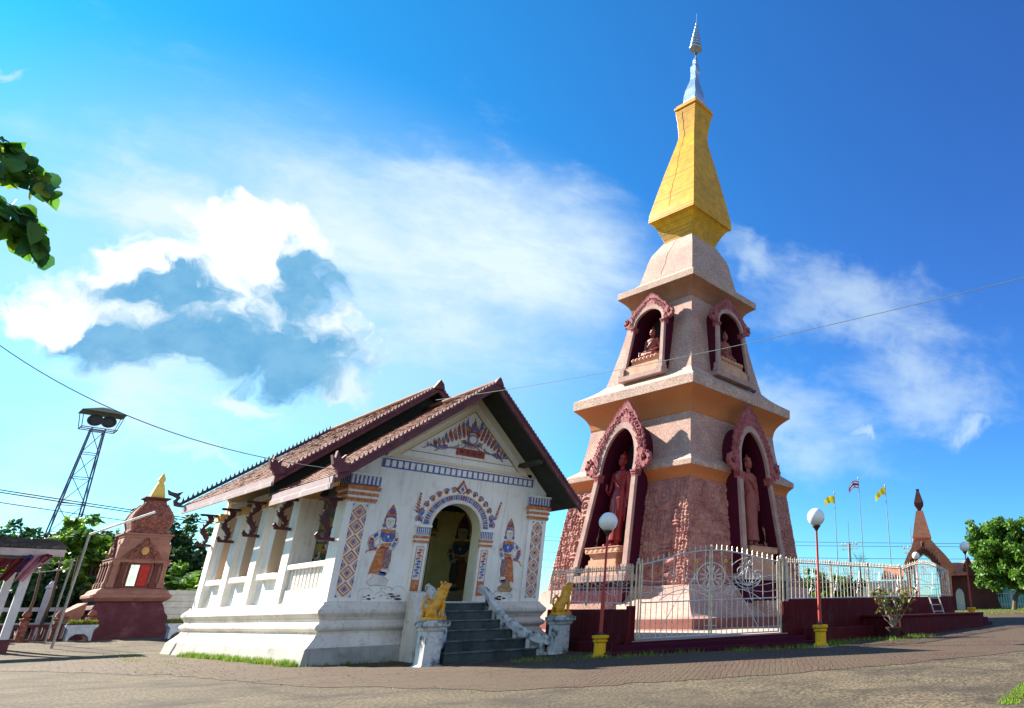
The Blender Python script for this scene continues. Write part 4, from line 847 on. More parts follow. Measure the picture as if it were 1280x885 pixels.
# ---- niches
def niche(face, z0, zc, zo, za, hb, hc, qf, band, qback, ped, seed, scale=1.):
    """z0 foot, zc capitals, zo opening apex, za crest apex; hb/hc outer half width at foot/capital; qf(z) front distance from the axis"""
    o, l = (Vector((-1, 0, 0)), Vector((0, 1, 0))) if face == 'L' else (Vector((0, -1, 0)), Vector((1, 0, 0)))
    Pn = lambda la, z, q: tuple(o*q+l*(la+(.30*(1-(z-2.6)/4.7) if z0 < 5 else 0))+Vector((0, 0, z)))
    NC = empty_part('niche', ST)
    rr = random.Random(seed); t_ = band
    def side(hw0, hw1, top, nA=12):
        pts = [(hw0+(hw1-hw0)*i/6, z0+(zc-z0)*i/6) for i in range(6)]
        for i in range(nA+1):
            a = i/nA; pts.append((hw1*(1-a**1.55)*(1+.10*sin(pi*a)), zc+(top-zc)*(1-(1-a)**1.75)*1.0 if a < 1 else top))
        return pts
    I_ = side(hb-t_*1.1, hc-t_, zo); O_ = side(hb, hc, zo+t_*1.15)
    I2 = [(-a, z) for a, z in I_]+[(a, z) for a, z in I_[::-1][1:]]; O2 = [(-a, z) for a, z in O_]+[(a, z) for a, z in O_[::-1][1:]]
    n = len(I2); fr = MB(); ins = MB()
    for i in range(n-1):
        q0, q1 = qf(I2[i][1]), qf(I2[i+1][1])
        A = [Pn(I2[i][0], I2[i][1], q0), Pn(I2[i+1][0], I2[i+1][1], q1), Pn(O2[i+1][0], O2[i+1][1], q1), Pn(O2[i][0], O2[i][1], q0)]
        B = [Pn(I2[i][0], I2[i][1], q0-.16), Pn(I2[i+1][0], I2[i+1][1], q1-.16), Pn(O2[i+1][0], O2[i+1][1], q1-.16), Pn(O2[i][0], O2[i][1], q0-.16)]
        fr.add(A+B, [(0, 1, 2, 3), (7, 6, 5, 4), (0, 4, 5, 1), (2, 6, 7, 3)])
        ins.add([Pn(I2[i][0]*.99, I2[i][1], q0-.15), Pn(I2[i+1][0]*.99, I2[i+1][1], q1-.15), Pn(I2[i+1][0]*.99, I2[i+1][1], qback), Pn(I2[i][0]*.99, I2[i][1], qback)], [(0, 1, 2, 3)])
        ins.add([Pn(O2[i][0]*.995, O2[i][1]-.01, q0-.15), Pn(O2[i+1][0]*.995, O2[i+1][1]-.01, q1-.15), Pn(O2[i+1][0]*.995, O2[i+1][1]-.01, qback), Pn(O2[i][0]*.995, O2[i][1]-.01, qback)], [(3, 2, 1, 0)])
    bk = MB(); bk.add([Pn(a*.98, z, qback) for a, z in I2], [tuple(range(n))])
    cm_ = MB(); cm_.prism([(a*1.012, z+.01*(z > z0+.1)) for a, z in I2], Pn, qf(z0)+.3, qback-.06); co = cm_.build('cutter', plum, ST)
    cut([c_o for c_o in ST.children if c_o.type == 'MESH' and c_o != co and c_o.name.split('.')[0] in (('lower_tier', 'cornice_cove', 'cornice', 'middle_tier') if z0 < 5 else ('upper_tier',))], co)
    fr.build('arch_frame', trimm, NC, smooth=False); ins.build('niche_wall', plum, NC, flip=False); bk.build('niche_back', niched, NC, flip=False)
    bs = MB(); q0 = qf(z0)
    bs.prism([(-hb-.08, z0-.28), (hb+.08, z0-.28), (hb+.08, z0), (-hb-.08, z0)], Pn, q0+.10, qback)
    bevel(bs.build('niche_base', trimm, NC), .02)
    for s in (-1, 1):
        m = MB()
        for w, za_, zb_ in ((.10, .0, .12), (.05, .12, .42)):
            c0 = s*(hb-t_*.5); m.prism([(c0-t_*.5-w, z0+za_), (c0+t_*.5+w, z0+za_), (c0+t_*.5+w, z0+zb_), (c0-t_*.5-w, z0+zb_)], Pn, q0+w, q0-.25)
        m.build('pillar_foot', trimm, NC)
        m = MB(); hC = .42*scale
        for w, za_, zb_ in ((.01, -hC, -hC*.8), (.03, -hC*.8, -hC*.45), (.055, -hC*.45, -hC*.2), (.085, -hC*.2, 0)):
            c0 = s*(hc-t_*.45); z_ = zc; q_ = qf(zc); m.prism([(c0-t_*.4-w*.7, z_+za_), (c0+t_*.4+w*.7, z_+za_), (c0+t_*.45+w, z_+zb_), (c0-t_*.45-w, z_+zb_)], Pn, q_+w, q_-.3)
        m.build('capital', carve, NC)
    # carved flame crest
    cr = MB(); idx = [i for i, (a, z) in enumerate(O2) if z >= zc-.01]; pts = [O2[i] for i in idx]; m_ = len(pts)
    def crest_h(t): return (.30+.55*max(0, 1-abs(t-.5)*5)**1.3)*scale
    outer = []
    for i, (a, z) in enumerate(pts):
        t = i/(m_-1); h = crest_h(t); dx, dz_ = a, (z-zc)+.35; L = hypot(dx, dz_) or 1
        if abs(t-.5) < .02: dx, dz_, L = 0, 1, 1; h = za-(zo+t_*1.15)
        outer.append((a+dx/L*h*.75, z+dz_/L*h))
    for i in range(m_-1):
        q0, q1 = qf(pts[i][1]), qf(pts[i+1][1])
        for (qa, qb_) in (((q0+.02, q0-.12), (q1+.02, q1-.12)),):
            A = [Pn(pts[i][0], pts[i][1], qa[0]), Pn(pts[i+1][0], pts[i+1][1], qb_[0]), Pn(outer[i+1][0], outer[i+1][1], qb_[0]-.06), Pn(outer[i][0], outer[i][1], qa[0]-.06)]
            B = [Pn(pts[i][0], pts[i][1], qa[1]), Pn(pts[i+1][0], pts[i+1][1], qb_[1]), Pn(outer[i+1][0], outer[i+1][1], qb_[1]-.06), Pn(outer[i][0], outer[i][1], qa[1]-.06)]
            cr.add(A+B, [(0, 1, 2, 3), (7, 6, 5, 4), (0, 4, 5, 1), (2, 6, 7, 3)])
    # leafy lumps and flame tips
    for i in range(m_*3):
        t = i/(m_*3-1)*(m_-1); k_ = min(int(t), m_-2); f = t-k_; pa = (pts[k_][0]*(1-f)+pts[k_+1][0]*f, pts[k_][1]*(1-f)+pts[k_+1][1]*f); pb = (outer[k_][0]*(1-f)+outer[k_+1][0]*f, outer[k_][1]*(1-f)+outer[k_+1][1]*f)
        q = qf(pb[1])
        for u in (.25, .7):
            c0 = Vector(Pn(pa[0]*(1-u)+pb[0]*u+rr.uniform(-.03, .03), pa[1]*(1-u)+pb[1]*u+rr.uniform(-.03, .03), q+.01)); s_ = scale*rr.uniform(.06, .10)
            if i % 2: cr.ell(c0, (s_, s_, s_*1.1), n=6, k=4)
            else:
                cl_, cz_ = pa[0]*(1-u)+pb[0]*u, pa[1]*(1-u)+pb[1]*u; sg_ = 1 if cl_ > 0 else -1; R0 = .15*scale
                cr.tube([Pn(cl_+sg_*R0*(1-.8*w_)*cos(5.2*w_+i), cz_+R0*(1-.8*w_)*sin(5.2*w_+i), q+.03) for w_ in np.linspace(0, 1, 8)], .032*scale, 5)
        d = Vector((pb[0]-pa[0], pb[1]-pa[1])).normalized(); L = scale*rr.uniform(.20, .34); w = .055*scale; px_, pz_ = -d.y*w, d.x*w
        cr.prism([(pb[0]-px_, pb[1]-pz_), (pb[0]+px_, pb[1]+pz_), (pb[0]+d.x*L-px_*1.1, pb[1]+d.y*L+.05*scale)], Pn, q-.0, q-.12)
    for s in (-1, 1): # curled wings above the capitals
        q = qf(zc+.4); ho = hc+.02
        P_ = [(ho-.05, 0), (ho+.30, .0), (ho+.62, .12), (ho+.80, .42), (ho+.70, .74), (ho+.50, .80), (ho+.38, .68), (ho+.46, .56), (ho+.56, .58), (ho+.60, .42), (ho+.48, .30), (ho+.28, .34), (ho+.24, .62), (ho+.34, .92), (ho+.12, 1.0), (ho-.10, .6)]
        cr.prism([(s*(ho+(a-ho)*scale), zc+b*scale) for a, b in P_], Pn, q+.05, q-.12)
        for k in range(7): a, b = P_[1+k]; cr.ell(Pn(s*(ho+(a-ho)*scale*.9), zc+b*scale, q+.05), (.07*scale,)*3, n=6, k=4)
    cr.build('carved_crest', carve, NC)
    return NC, Pn
def cut(objs, cutter):
    for o in objs:
        b = o.modifiers.new('opening', 'BOOLEAN'); b.operation = 'DIFFERENCE'; b.object = cutter; b.solver = 'EXACT'
        bpy.context.view_layer.update(); me = bpy.data.meshes.new_from_object(o.evaluated_get(bpy.context.evaluated_depsgraph_get()))
        o.modifiers.clear(); o.data = me
    bpy.data.objects.remove(cutter)
def empty_part(name, parent):
    o = bpy.data.objects.new(name, None); o.empty_display_size = .3; COL.objects.link(o); o.parent = parent; OFF[o.name] = OFF[parent.name]; return o
QL = lambda z: 5.12-(z-2.6)*.088; QU = lambda z: 3.46-(z-12.4)*.105
loc2w = Matrix.Translation(SC) @ Matrix.Rotation(SR, 4, 'Z')
def buddha_standing():
    r = MB(); E_ = r.ell   # local: faces -y, feet at z 0, 4.5 tall
    for s in (-1, 1):
        r.tube([(s*.20, 0, .12), (s*.22, .02, .9), (s*.24, .0, 1.9), (s*.2, 0, 2.3)], [.13, .17, .23, .26], 12); E_((s*.21, -.14, .08), (.12, .30, .08))
        for t in range(5): E_((s*(.13+.04*t), -.42+.012*t, .05), (.025, .06, .03), n=6, k=4)
    r.lathe([(.44, .30), (.42, .6), (.40, 1.2), (.42, 1.9), (.46, 2.25), (.40, 2.6), (.37, 2.75)], n=16, sy=.62)  # lower robe
    r.lathe([(.37, 2.5), (.36, 2.8), (.42, 3.15), (.50, 3.42), (.40, 3.60), (.16, 3.70), (.12, 3.95)], n=16, sy=.56)
    for s in (-1, 1):
        E_((s*.47, 0, 3.44), (.15, .15, .15))
        if s < 0: r.tube([(-.50, 0, 3.42), (-.62, .02, 2.95), (-.58, -.10, 2.5), (-.52, -.32, 2.62)], [.125, .11, .085, .07], 10); hx, hy, hz = -.50, -.40, 2.72; dz_ = .12
        else: r.tube([(.50, 0, 3.42), (.64, .03, 2.9), (.64, -.02, 2.35), (.62, -.05, 2.15)], [.125, .11, .085, .065], 10); hx, hy, hz = .62, -.07, 2.02; dz_ = -.12
        E_((hx, hy, hz), (.075, .045, .12))
        for t in range(4): r.tube([(hx-.05+.033*t, hy, hz+dz_*.7), (hx-.052+.034*t, hy-.01, hz+dz_*(1.7+.25*(t in (1, 2))))], [.022, .016], 6)
        r.tube([(hx-s*.06, hy, hz), (hx-s*.10, hy-.05, hz+dz_*.8)], [.025, .018], 6)
    r.tube([(-.42, -.02, 3.5), (-.1, -.30, 3.1), (.3, -.24, 2.65)], [.05, .05, .05], 8)   # robe edge
    r.tube([(.48, -.02, 3.5), (.5, .0, 2.6), (.5, .02, 1.2)], [.07, .05, .04], 8)
    E_((0, -.02, 4.10), (.20, .235, .29)); E_((0, -.03, 3.98), (.16, .2, .16)); E_((0, .02, 4.34), (.20, .22, .16)); r.tube([(0, .02, 4.40), (0, .02, 4.52), (0, .02, 4.66)], [.11, .07, .015], 8)
    r.tube([(0, -.23, 4.16), (0, -.275, 4.05)], [.022, .04], 6)
    for s in (-1, 1): E_((s*.205, .0, 4.06), (.025, .05, .14)); E_((s*.08, -.205, 4.13), (.05, .03, .022), n=8)
    E_((0, -.222, 3.965), (.06, .03, .022))
    return r
def buddha_seated():
    r = MB(); E_ = r.ell
    for s in (-1, 1):
        r.tube([(s*.20, .05, .16), (s*.52, -.12, .15), (s*.34, -.34, .13), (-s*.1, -.40, .12+.05*(s > 0))], [.19, .16, .11, .07], 12)
        E_((-s*.2, -.38, .15+.06*(s > 0)), (.15, .07, .05))
    r.lathe([(.36, .0), (.33, .25), (.27, .5), (.32, .8), (.36, .93), (.26, 1.04), (.10, 1.08), (.09, 1.2)], n=16, sy=.62)
    for s in (-1, 1):
        E_((s*.34, 0, .93), (.11, .11, .11))
        if s < 0: r.tube([(-.36, 0, .92), (-.46, .02, .58), (-.44, -.16, .34), (-.40, -.36, .28)], [.09, .08, .06, .05], 10); E_((-.40, -.44, .22), (.05, .04, .09)); 
        else: r.tube([(.36, 0, .92), (.47, .02, .56), (.34, -.22, .34), (.08, -.34, .30)], [.09, .08, .06, .05], 10); E_((.0, -.36, .29), (.12, .07, .035))
        for t in range(4):
            if s < 0: r.tube([(-.43+.022*t, -.46, .17), (-.43+.022*t, -.47, .05)], [.014, .011], 6)
            else: r.tube([(-.08, -.40+.022*t, .30), (-.2, -.40+.022*t, .29)], [.014, .011], 6)
    r.tube([(.30, -.04, .98), (.1, -.2, .78), (-.2, -.18, .55)], [.04]*3, 8)
    E_((0, -.02, 1.33), (.13, .155, .19)); E_((0, .01, 1.48), (.135, .145, .10)); r.tube([(0, .01, 1.52), (0, .01, 1.62), (0, .01, 1.74)], [.08, .05, .012], 8)
    r.tube([(0, -.15, 1.37), (0, -.185, 1.30)], [.015, .027], 6); E_((0, -.148, 1.24), (.04, .02, .014))
    for s in (-1, 1): E_((s*.135, 0, 1.30), (.018, .035, .10)); E_((s*.052, -.135, 1.35), (.034, .02, .014))
    return r
def lotus(name, w, d, h, m, at, face, group, lab):
    o, l = (Vector((-1, 0, 0)), Vector((0, 1, 0))) if face == 'L' else (Vector((0, -1, 0)), Vector((1, 0, 0)))
    k = MB(); n_ = len(m)
    for i, (sc, za, zb) in enumerate(m):
        k.box(-w*sc, w*sc, -d*sc, d*sc, za*h, zb*h)
    for i in range(7):
        x = -w*.86+w*1.72*i/6; k.ell((x, -d*.86, h*.88), (w*.15, .06, h*.11), n=8, k=5)
    return k
LP = [(1.0, 0, .1), (.92, .1, .2), (.86, .2, .38), (.78, .38, .55), (.72, .55, .70), (.78, .70, .78), (.92, .78, .97), (.98, .97, 1.0)]
for face, stl, aw in (('L', 'left face', 'sunlit left'), ('R', 'right face', 'shaded right')):
    NC, Pn = niche(face, 2.62, 7.2, 9.36, 10.53, 1.76, 1.34, QL, .26, 3.2, 0, 11 if face == 'L' else 12)
    rz = (-pi/2 if face == 'L' else 0)
    # support under the niche and a step before it
    MB().prism([(-1.62, .45), (1.62, .45), (1.62, 2.34), (-1.62, 2.34)], Pn, 5.05, 4.0).build('niche_support', plum, NC)
    MB().prism([(-1.2, .45), (1.2, .45), (1.2, 1.45), (-1.2, 1.45)], Pn, 5.8, 5.051).build('niche_step', stone, NC)
    bevel(lotus('p', 1.12, .62, 1.22, LP, None, face, None, None).xf(lambda v: Vector(Pn(v.x, v.z+2.62, 4.45-v.y) if face == 'R' else Pn(-v.x, v.z+2.62, 4.45-v.y))).build('lotus_pedestal', peach, NC), .015)
    b = buddha_standing(); o = fuse(b.build('buddha_statue', statm if face == 'L' else statp, loc=(0, 0, 0)), .02, 2)
    p = loc2w @ Vector(Pn(0, 3.84, 4.36)); o.location = p; o.rotation_euler = (-.07, 0, 0) if face == 'R' else (0, 0, 0); o.scale = (1, 1, 1)
    o.rotation_mode = 'XYZ'; o.matrix_world = Matrix.Translation(p) @ Matrix.Rotation(SR+rz, 4, 'Z') @ Matrix.Rotation(-.08, 4, 'X') @ Matrix.Diagonal((.98, .98, .98, 1))
    tag(o, 'glossy dark red standing robed buddha figure in the large sunlit niche on the left face' if face == 'L' else 'pinkish standing robed buddha figure in the large shaded niche on the right face', 'statue', 'buddha statues in the niches of the stupa')
    NC, Pn = niche(face, 12.50, 15.35, 16.22, 17.04, 1.45, 1.18, QU, .20, 1.9, 0, 13 if face == 'L' else 14, scale=.72)
    k = MB()
    for w, z0, z1, q in ((1.15, 12.5, 12.95, 3.40), (1.05, 12.95, 13.05, 3.35), (.95, 13.05, 13.45, 3.2)): k.prism([(-w, z0), (w, z0), (w, z1), (-w, z1)], Pn, q, 2.0)
    for i in range(7): k.ell(Pn(-.8+1.6*i/6, 13.36, 3.2), (.14, .14, .12), n=8, k=5)
    bevel(k.build('stepped_pedestal', peach, NC), .012)
    b = buddha_seated(); o = fuse(b.build('buddha_statue', statp, loc=(0, 0, 0)), .014, 2)
    p = loc2w @ Vector(Pn(0, 13.45, 2.72)); o.matrix_world = Matrix.Translation(p) @ Matrix.Rotation(SR+rz, 4, 'Z') @ Matrix.Diagonal((1.08, 1.08, 1.08, 1))
    tag(o, 'small cross-legged buddha figure in the upper sunlit niche on the left face' if face == 'L' else 'small cross-legged buddha figure in the upper shaded niche on the right face', 'statue', 'buddha statues in the niches of the stupa')
# ================================================================ shrine terrace, boundary walls, fences
CP = Vector((-7.308, -20.093, 1.05))
def at(a, b, D):
    d = dirof(a, b); h = hypot(d.x, d.y); return CP+d*(D/h)
TR = [(6.72, .6), (5.18, -5.74), (8.16, -8.30), (19.0, -8.30), (27, -2), (27, 18), (8, 18), (8, .6)]
k = MB(); k.prism(TR, lambda x, y, z: (x, y, z), -.3, .40); tag(k.build('terrace', mat('terrace_cement', (.46, .36, .30), .9, (.36, .28, .24), 1.2, 6), loc=(15, 4, .4)), kind='structure')
metal = mat('painted_iron', (.74, .75, .76), .40, (.52, .52, .54), 6, 4, metal=.35)
metalg = mat('gilded_iron', (.66, .60, .48), .42, (.44, .36, .26), 6, 4, metal=.3)
goldleaf = mat('gold_flower', (.75, .52, .05), .45, (.6, .4, .03))
def wall(name, P, Q, z0, z1, th, lab, ztop2=None, cap=True):
    P, Q = Vector(P+(0,)), Vector(Q+(0,)); d = (Q-P).normalized(); n_ = Vector((d.y, -d.x, 0)); z2 = ztop2 or z1; L = (Q-P).length
    r = empty(name, ((P.x+Q.x)/2, (P.y+Q.y)/2, z0+.2), lab, 'wall')
    k = MB(); F = lambda s, w, z: tuple(P+d*s+n_*w+Vector((0, 0, z)))
    def bar(w0, w1, za, zb, za2, zb2, s0=0, s1=L): k.add([F(s0, w0, za), F(s0, w1, za), F(s0, w1, zb), F(s0, w0, zb), F(s1, w0, za2), F(s1, w1, za2), F(s1, w1, zb2), F(s1, w0, zb2)], [(0, 1, 2, 3), (7, 6, 5, 4), (0, 4, 5, 1), (1, 5, 6, 2), (2, 6, 7, 3), (3, 7, 4, 0)])
    bar(-th/2, th/2, z0, z1, z0, z2); bevel(k.build('wall_body', maroon, r), .012)
    k = MB(); bar(th/2-.0, th/2+.16, z0, .42, z0, .50); bar(th/2, th/2+.28, z0, .26, z0, .38); bevel(k.build('wall_foot', maroon, r), .015)
    return r
wall('boundary_wall', (6.80, .2), (5.12, -5.70), -.3, 1.20, .2, 'low maroon wall under the iron railing right of the temple steps, behind the red lamp post', 1.14)
wall('boundary_wall', (8.30, -8.46), (19.0, -8.46), -.3, 1.33, .2, 'long low maroon wall under the iron railing right of the gate', 1.45)
GZ = .028
GR = empty('gate_steps', (5.2, -5.8, .1), 'dark maroon steps and sill below the silver double gate', 'steps', local=True, rz=rad(-40.4))
GR.location = (5.2, -5.8, 0)
sh = lambda v: Vector((v.x, v.y, v.z+GZ*v.x))
for (x0, x1, y0, y1, z0, z1) in ((-.05, 4.0, -.30, .35, -.3, .36), (-.45, 4.4, -.62, -.301, -.3, .30), (-.75, 4.6, -1.0, -.621, -.3, .18)):
    bevel(MB().box(x0, x1, y0, y1, z0, z1).xf(sh).build('step', plum, GR), .015)
MB().box(-.05, 4.0, -.28, .33, .3605, .375).xf(sh).build('sill', mat('sill_cement', (.42, .30, .26), .9), GR)
for s, x in ((0, -.13), (1, 4.02)): bevel(MB().box(x-.10, x+.14, -.16, .22, -.3, 1.22 if s == 0 else 1.28).build('gate_pier', maroon, GR), .01)
def spear(k, x, z, y=0, h=.15, r=.017, m=1):
    k.lathe([(r*.7, 0), (r*1.4, .02), (r*.8, .045), (r*1.5, .07), (r*1.1, .10), (.001, h)], (x, y, z), 6, m=m)
def bar(k, x, z0, z1, y=0, r=.009, m=1): k.box(x-r, x+r, y-r, y+r, z0, z1, m)
def spiral(cx_, cz_, r0, turns, a0, s=1, n=16, grow=0.):
    return [(cx_+s*(r0*(1-t*.75))*cos(a0+turns*2*pi*t), cz_+(r0*(1-t*.75))*sin(a0+turns*2*pi*t)) for t in np.linspace(0, 1, n)]
def wirec(k, pts, r=.011, y=-.012, m=0): k.tube([(a, y, b) for a, b in pts], r, 5, m)
GT = empty('iron_gate', (5.2, -5.8, 0), 'silver double gate with a wheel and a lotus worked into its arched bars', 'gate', local=True, rz=rad(-40.4))
gtop = lambda x: 2.24+.02*x+.34*sin(pi*min(max(x/3.95, 0), 1))**1.5
for x in (.03, 3.92):
    k = MB()
    for dx in (-.045, .045): k.box(x+dx-.02, x+dx+.02, -.02, .02, .38+GZ*x, 2.26+.02*x, 1)
    k.lathe([(.06, 0), (.07, .04), (.03, .08), (.05, .11), (.001, .17)], (x, 0, 2.26+.02*x), 8, m=1); k.build('gate_post', [metal, metalg], GT)
for leaf in (0, 1):
    x0, x1 = (.12, 1.95) if leaf == 0 else (1.98, 3.82); k = MB()
    wirec(k, [(x, gtop(x)) for x in np.linspace(x0, x1, 12)], .020, 0)
    for z in (.42, 1.29): wirec(k, [(x, z+GZ*x*(1 if z < 1 else .8)) for x in (x0, x1)], .017, 0)
    for x in (x0+.015, x1-.015): k.box(x-.02, x+.02, -.02, .02, .40+GZ*x, gtop(x), 1)
    lf = k.build('gate_leaf', [metal, metalg], GT)
    k = MB(); n = 13
    for i in range(1, n):
        x = x0+(x1-x0)*i/n; up_ = i % 2 == 0 or True
        zt = gtop(x) if i % 2 == 0 else 1.31; bar(k, x, .41+GZ*x, zt, r=.0095)
        k.ell((x, 0, .78+GZ*x), (.02, .02, .022), m=1, n=6, k=4)
        if i % 2 == 0: spear(k, x, gtop(x)+.01)
        if i % 2 == 1 : spear(k, x, gtop(x)+.01)
    spear(k, x0, gtop(x0)); spear(k, x1, gtop(x1)); k.build('gate_bars', [metal, metalg], lf)
    k = MB()
    for ph in range(3): wirec(k, [(x, 1.50+.17*ph+.04*sin(x*5+ph)+.02*x) for x in np.linspace(x0, x1, 18)], .008)
    for q in ((.35, 1.55), (.85, 1.95), (.55, 2.05)):
        wirec(k, spiral(x0+q[0]*1.5*(1 if leaf == 0 else 1), q[1], .16, 1.2, .5, 1 if leaf else -1), .008)
    s = -1 if leaf == 0 else 1
    wirec(k, [(1.965+s*(.06+t*1.3), 1.42+.30*sin(t*2.2)-.65*t*t*(.5)) for t in np.linspace(0, 1, 12)], .012); wirec(k, [(1.965+s*(.4+t*.9), 1.9-1.3*t**1.4) for t in np.linspace(0, 1, 12)], .010)
    wirec(k, [(1.965+s*(.45+.08*sin(t*5)), 1.45+.75*t) for t in np.linspace(0, 1, 10)], .009)
    for (a, b) in ((.40, 2.33), (.36, 2.10)): 
        for j in range(5): k.ell((1.965+s*a+.035*cos(j*1.257), -.02, b+.035*sin(j*1.257)), (.022, .012, .022), m=2, n=6, k=4)
    k.build('gate_scrolls', [metal, metalg, goldleaf], lf)
    # half of the wheel
    k = MB(); a0, a1 = (pi/2, 3*pi/2) if leaf == 0 else (-pi/2, pi/2); wx = 1.965+s*.02
    for rr_, w in ((.36, .016), (.10, .014)): wirec(k, [(wx+rr_*cos(t), 1.93+rr_*sin(t)) for t in np.linspace(a0, a1, 16)], w, -.02)
    for j in range(6):
        t = a0+(a1-a0)*(j+.5)/6; k.tube([(wx+.11*cos(t), -.02, 1.93+.11*sin(t)), (wx+.22*cos(t), -.02, 1.93+.22*sin(t)), (wx+.30*cos(t), -.02, 1.93+.30*sin(t))], [.010, .022, .012], 6)
    k.build('wheel_half', [metal], lf)
    if leaf == 1:
        k = MB(); lx, lz = 2.98, 1.90
        for (w, h, b) in ((.06, .34, .0), (.14, .30, .06), (.22, .24, .12), (.30, .16, .16)):
            for s2 in (-1, 1): wirec(k, [(lx+s2*(b*1.0*t+w*sin(pi*t)*.9), lz-.22+(h+.16)*t) for t in np.linspace(0, 1, 9)], .011, -.02)
        for s2 in (-1, 1):
            wirec(k, [(lx+s2*(.36*sin(t)), lz+.02-.30*cos(t)) for t in np.linspace(0, 1.7, 9)], .011, -.02)
            wirec(k, spiral(lx+s2*.09, 2.28, .08, 1.2, 1.5, s2), .010, -.02)
            wirec(k, [(lx+s2*.45*t, 2.42-.2*t*t) for t in np.linspace(0, 1, 6)], .008, -.02)
        wirec(k, [(lx-.02+.12*t, lz-.24-.35*t) for t in np.linspace(0, 1, 5)], .010, -.02); k.build('lotus_scroll', [metal], lf)
    MB().tube([(1.965+s*.02, -.05, .70), (1.965+s*.16, -.05, .70)], .013, 6).build('bolt', [metalg], lf)
def fence(name, P, Q, zb0, zt0, zb1, zt1, lab, step=.16, posts=3, mid=True, arch_=None):
    P, Q = Vector(P+(0,)), Vector(Q+(0,)); L = (Q-P).length; an = atan2(Q.y-P.y, Q.x-P.x)
    r = empty(name, (P.x, P.y, 0), lab, 'fence', local=True, rz=an); zb = lambda x: zb0+(zb1-zb0)*x/L; zt = lambda x: zt0+(zt1-zt0)*x/L+(arch_(x, L) if arch_ else 0)
    k = MB(); wirec(k, [(0, zb(0)), (L, zb(L))], .017, 0); wirec(k, [(x, zt(x)) for x in np.linspace(0, L, 24 if arch_ else 2)], .018, 0)
    wirec(k, [(0, zb(0)+.46*(zt(0)-zb(0))), (L, zb(L)+.46*(zt0-zb0))], .010, 0)
    k.build('rails', [metal], r); k = MB(); n = int(L/step)
    for i in range(n+1):
        x = L*i/n; bar(k, x, zb(x)-.06, zt(x), r=.009); spear(k, x, zt(x), h=.16); k.ell((x, 0, zb(x)+.6*(zt(x)-zb(x))), (.016, .016, .02), m=1, n=6, k=4)
        if i < n: spear(k, x+L/n/2, zt(x), h=.12)
    k.build('bars', [metal, metalg], r); k = MB()
    for ph in range(2): wirec(k, [(x, zb(x)+.25+.25*ph+.06*sin(x*4.2+ph*2)) for x in np.linspace(0, L, int(L*7))], .008)
    for j in range(int(L/1.3)):
        x = .65+1.3*j
        for rr_ in (.08, .16, .24, .32): wirec(k, [(x+rr_*cos(t), zt(x)-.06-rr_*.9*sin(t)-.02) for t in np.linspace(0, pi, 10)], .009)
        wirec(k, spiral(x+.55, zb(x)+.30, .14, 1.3, 0), .008); wirec(k, [(x+.30+.3*t, zb(x)+.1+.7*t*t) for t in np.linspace(0, 1, 6)], .007)
    k.build('scrolls', [metal, metalg], r)
    for j in range(posts+1):
        x = L*j/posts; MB().box(x-.025, x+.025, -.025, .025, zb(x)-.1, zt(x)+.06, 0).lathe([(.04, 0), (.045, .03), (.001, .1)], (x, 0, zt(x)+.06), 8, m=0).build('post', [metalg], r)
    return r
fence('iron_fence', (5.14, -5.68), (6.78, .18), 1.27, 2.12, 1.47, 2.32, 'silver spear-topped railing on the maroon wall between the temple and the gate', posts=2, step=.30)
fence('iron_fence', (8.28, -8.46), (14.9, -8.46), 1.34, 2.29, 1.43, 2.35, 'long silver spear-topped railing on the maroon wall right of the gate', posts=3, step=.19)
fence('iron_fence', (14.96, -8.46), (18.9, -8.46), 1.45, 2.28, 1.50, 2.28, 'arch-topped silver railing panel at the far end of the maroon wall', posts=1, step=.19, arch_=lambda x, L: .30*sin(pi*x/L))
# platform and stacked frames at the far end
k = empty('side_platform', (15, -9.3, .2), 'dark maroon plinth projecting from the right wall, beside the potted shrub', 'platform')
bevel(MB().box(11.9, 18.2, -9.95, -8.58, .0, .80).build('plinth_body', maroon, k), .02)
bevel(MB().box(11.8, 18.3, -10.05, -8.585, .0, .38).build('plinth_foot', maroon, k), .02); bevel(MB().box(11.85, 18.25, -10.0, -8.58, .802, .86).build('plinth_top', maroon, k), .015)
bevel(MB().box(8.5, 11.79, -9.1, -8.76, .0, .58).build('bench_ledge', maroon, k), .02)
for i in range(3): MB().box(18.31+.4*i, 18.70+.4*i, -9.8, -8.6, .2, .86-.17*i).build('side_step', plum, k)
def ladder(x, y, z, w, h, lean, lab):
    r = empty('metal_frame', (x, y, z), lab, 'frame', 'metal frames leaning on the maroon wall', local=True); k = MB()
    for dx in (0, w): k.box(dx-.02, dx+.02, -.02, .02, 0, h, 0)
    k.xf(lambda v: Vector((v.x, v.y+lean*v.z, v.z))); k.build('uprights', [metalg], r)
    for i in range(3): MB().tube([(0, lean*(.1+.36*i)*h, (.1+.36*i)*h), (w, lean*(.1+.36*i)*h, (.1+.36*i)*h)], .016, 6).build('rung', [metal], r)
ladder(12.9, -8.9, .86, .75, 1.0, .2, 'tall silver metal frame standing behind the potted shrub'); ladder(16.2, -9.0, .86, .8, .62, .25, 'small silver metal frame leaning on the wall on top of the plinth')
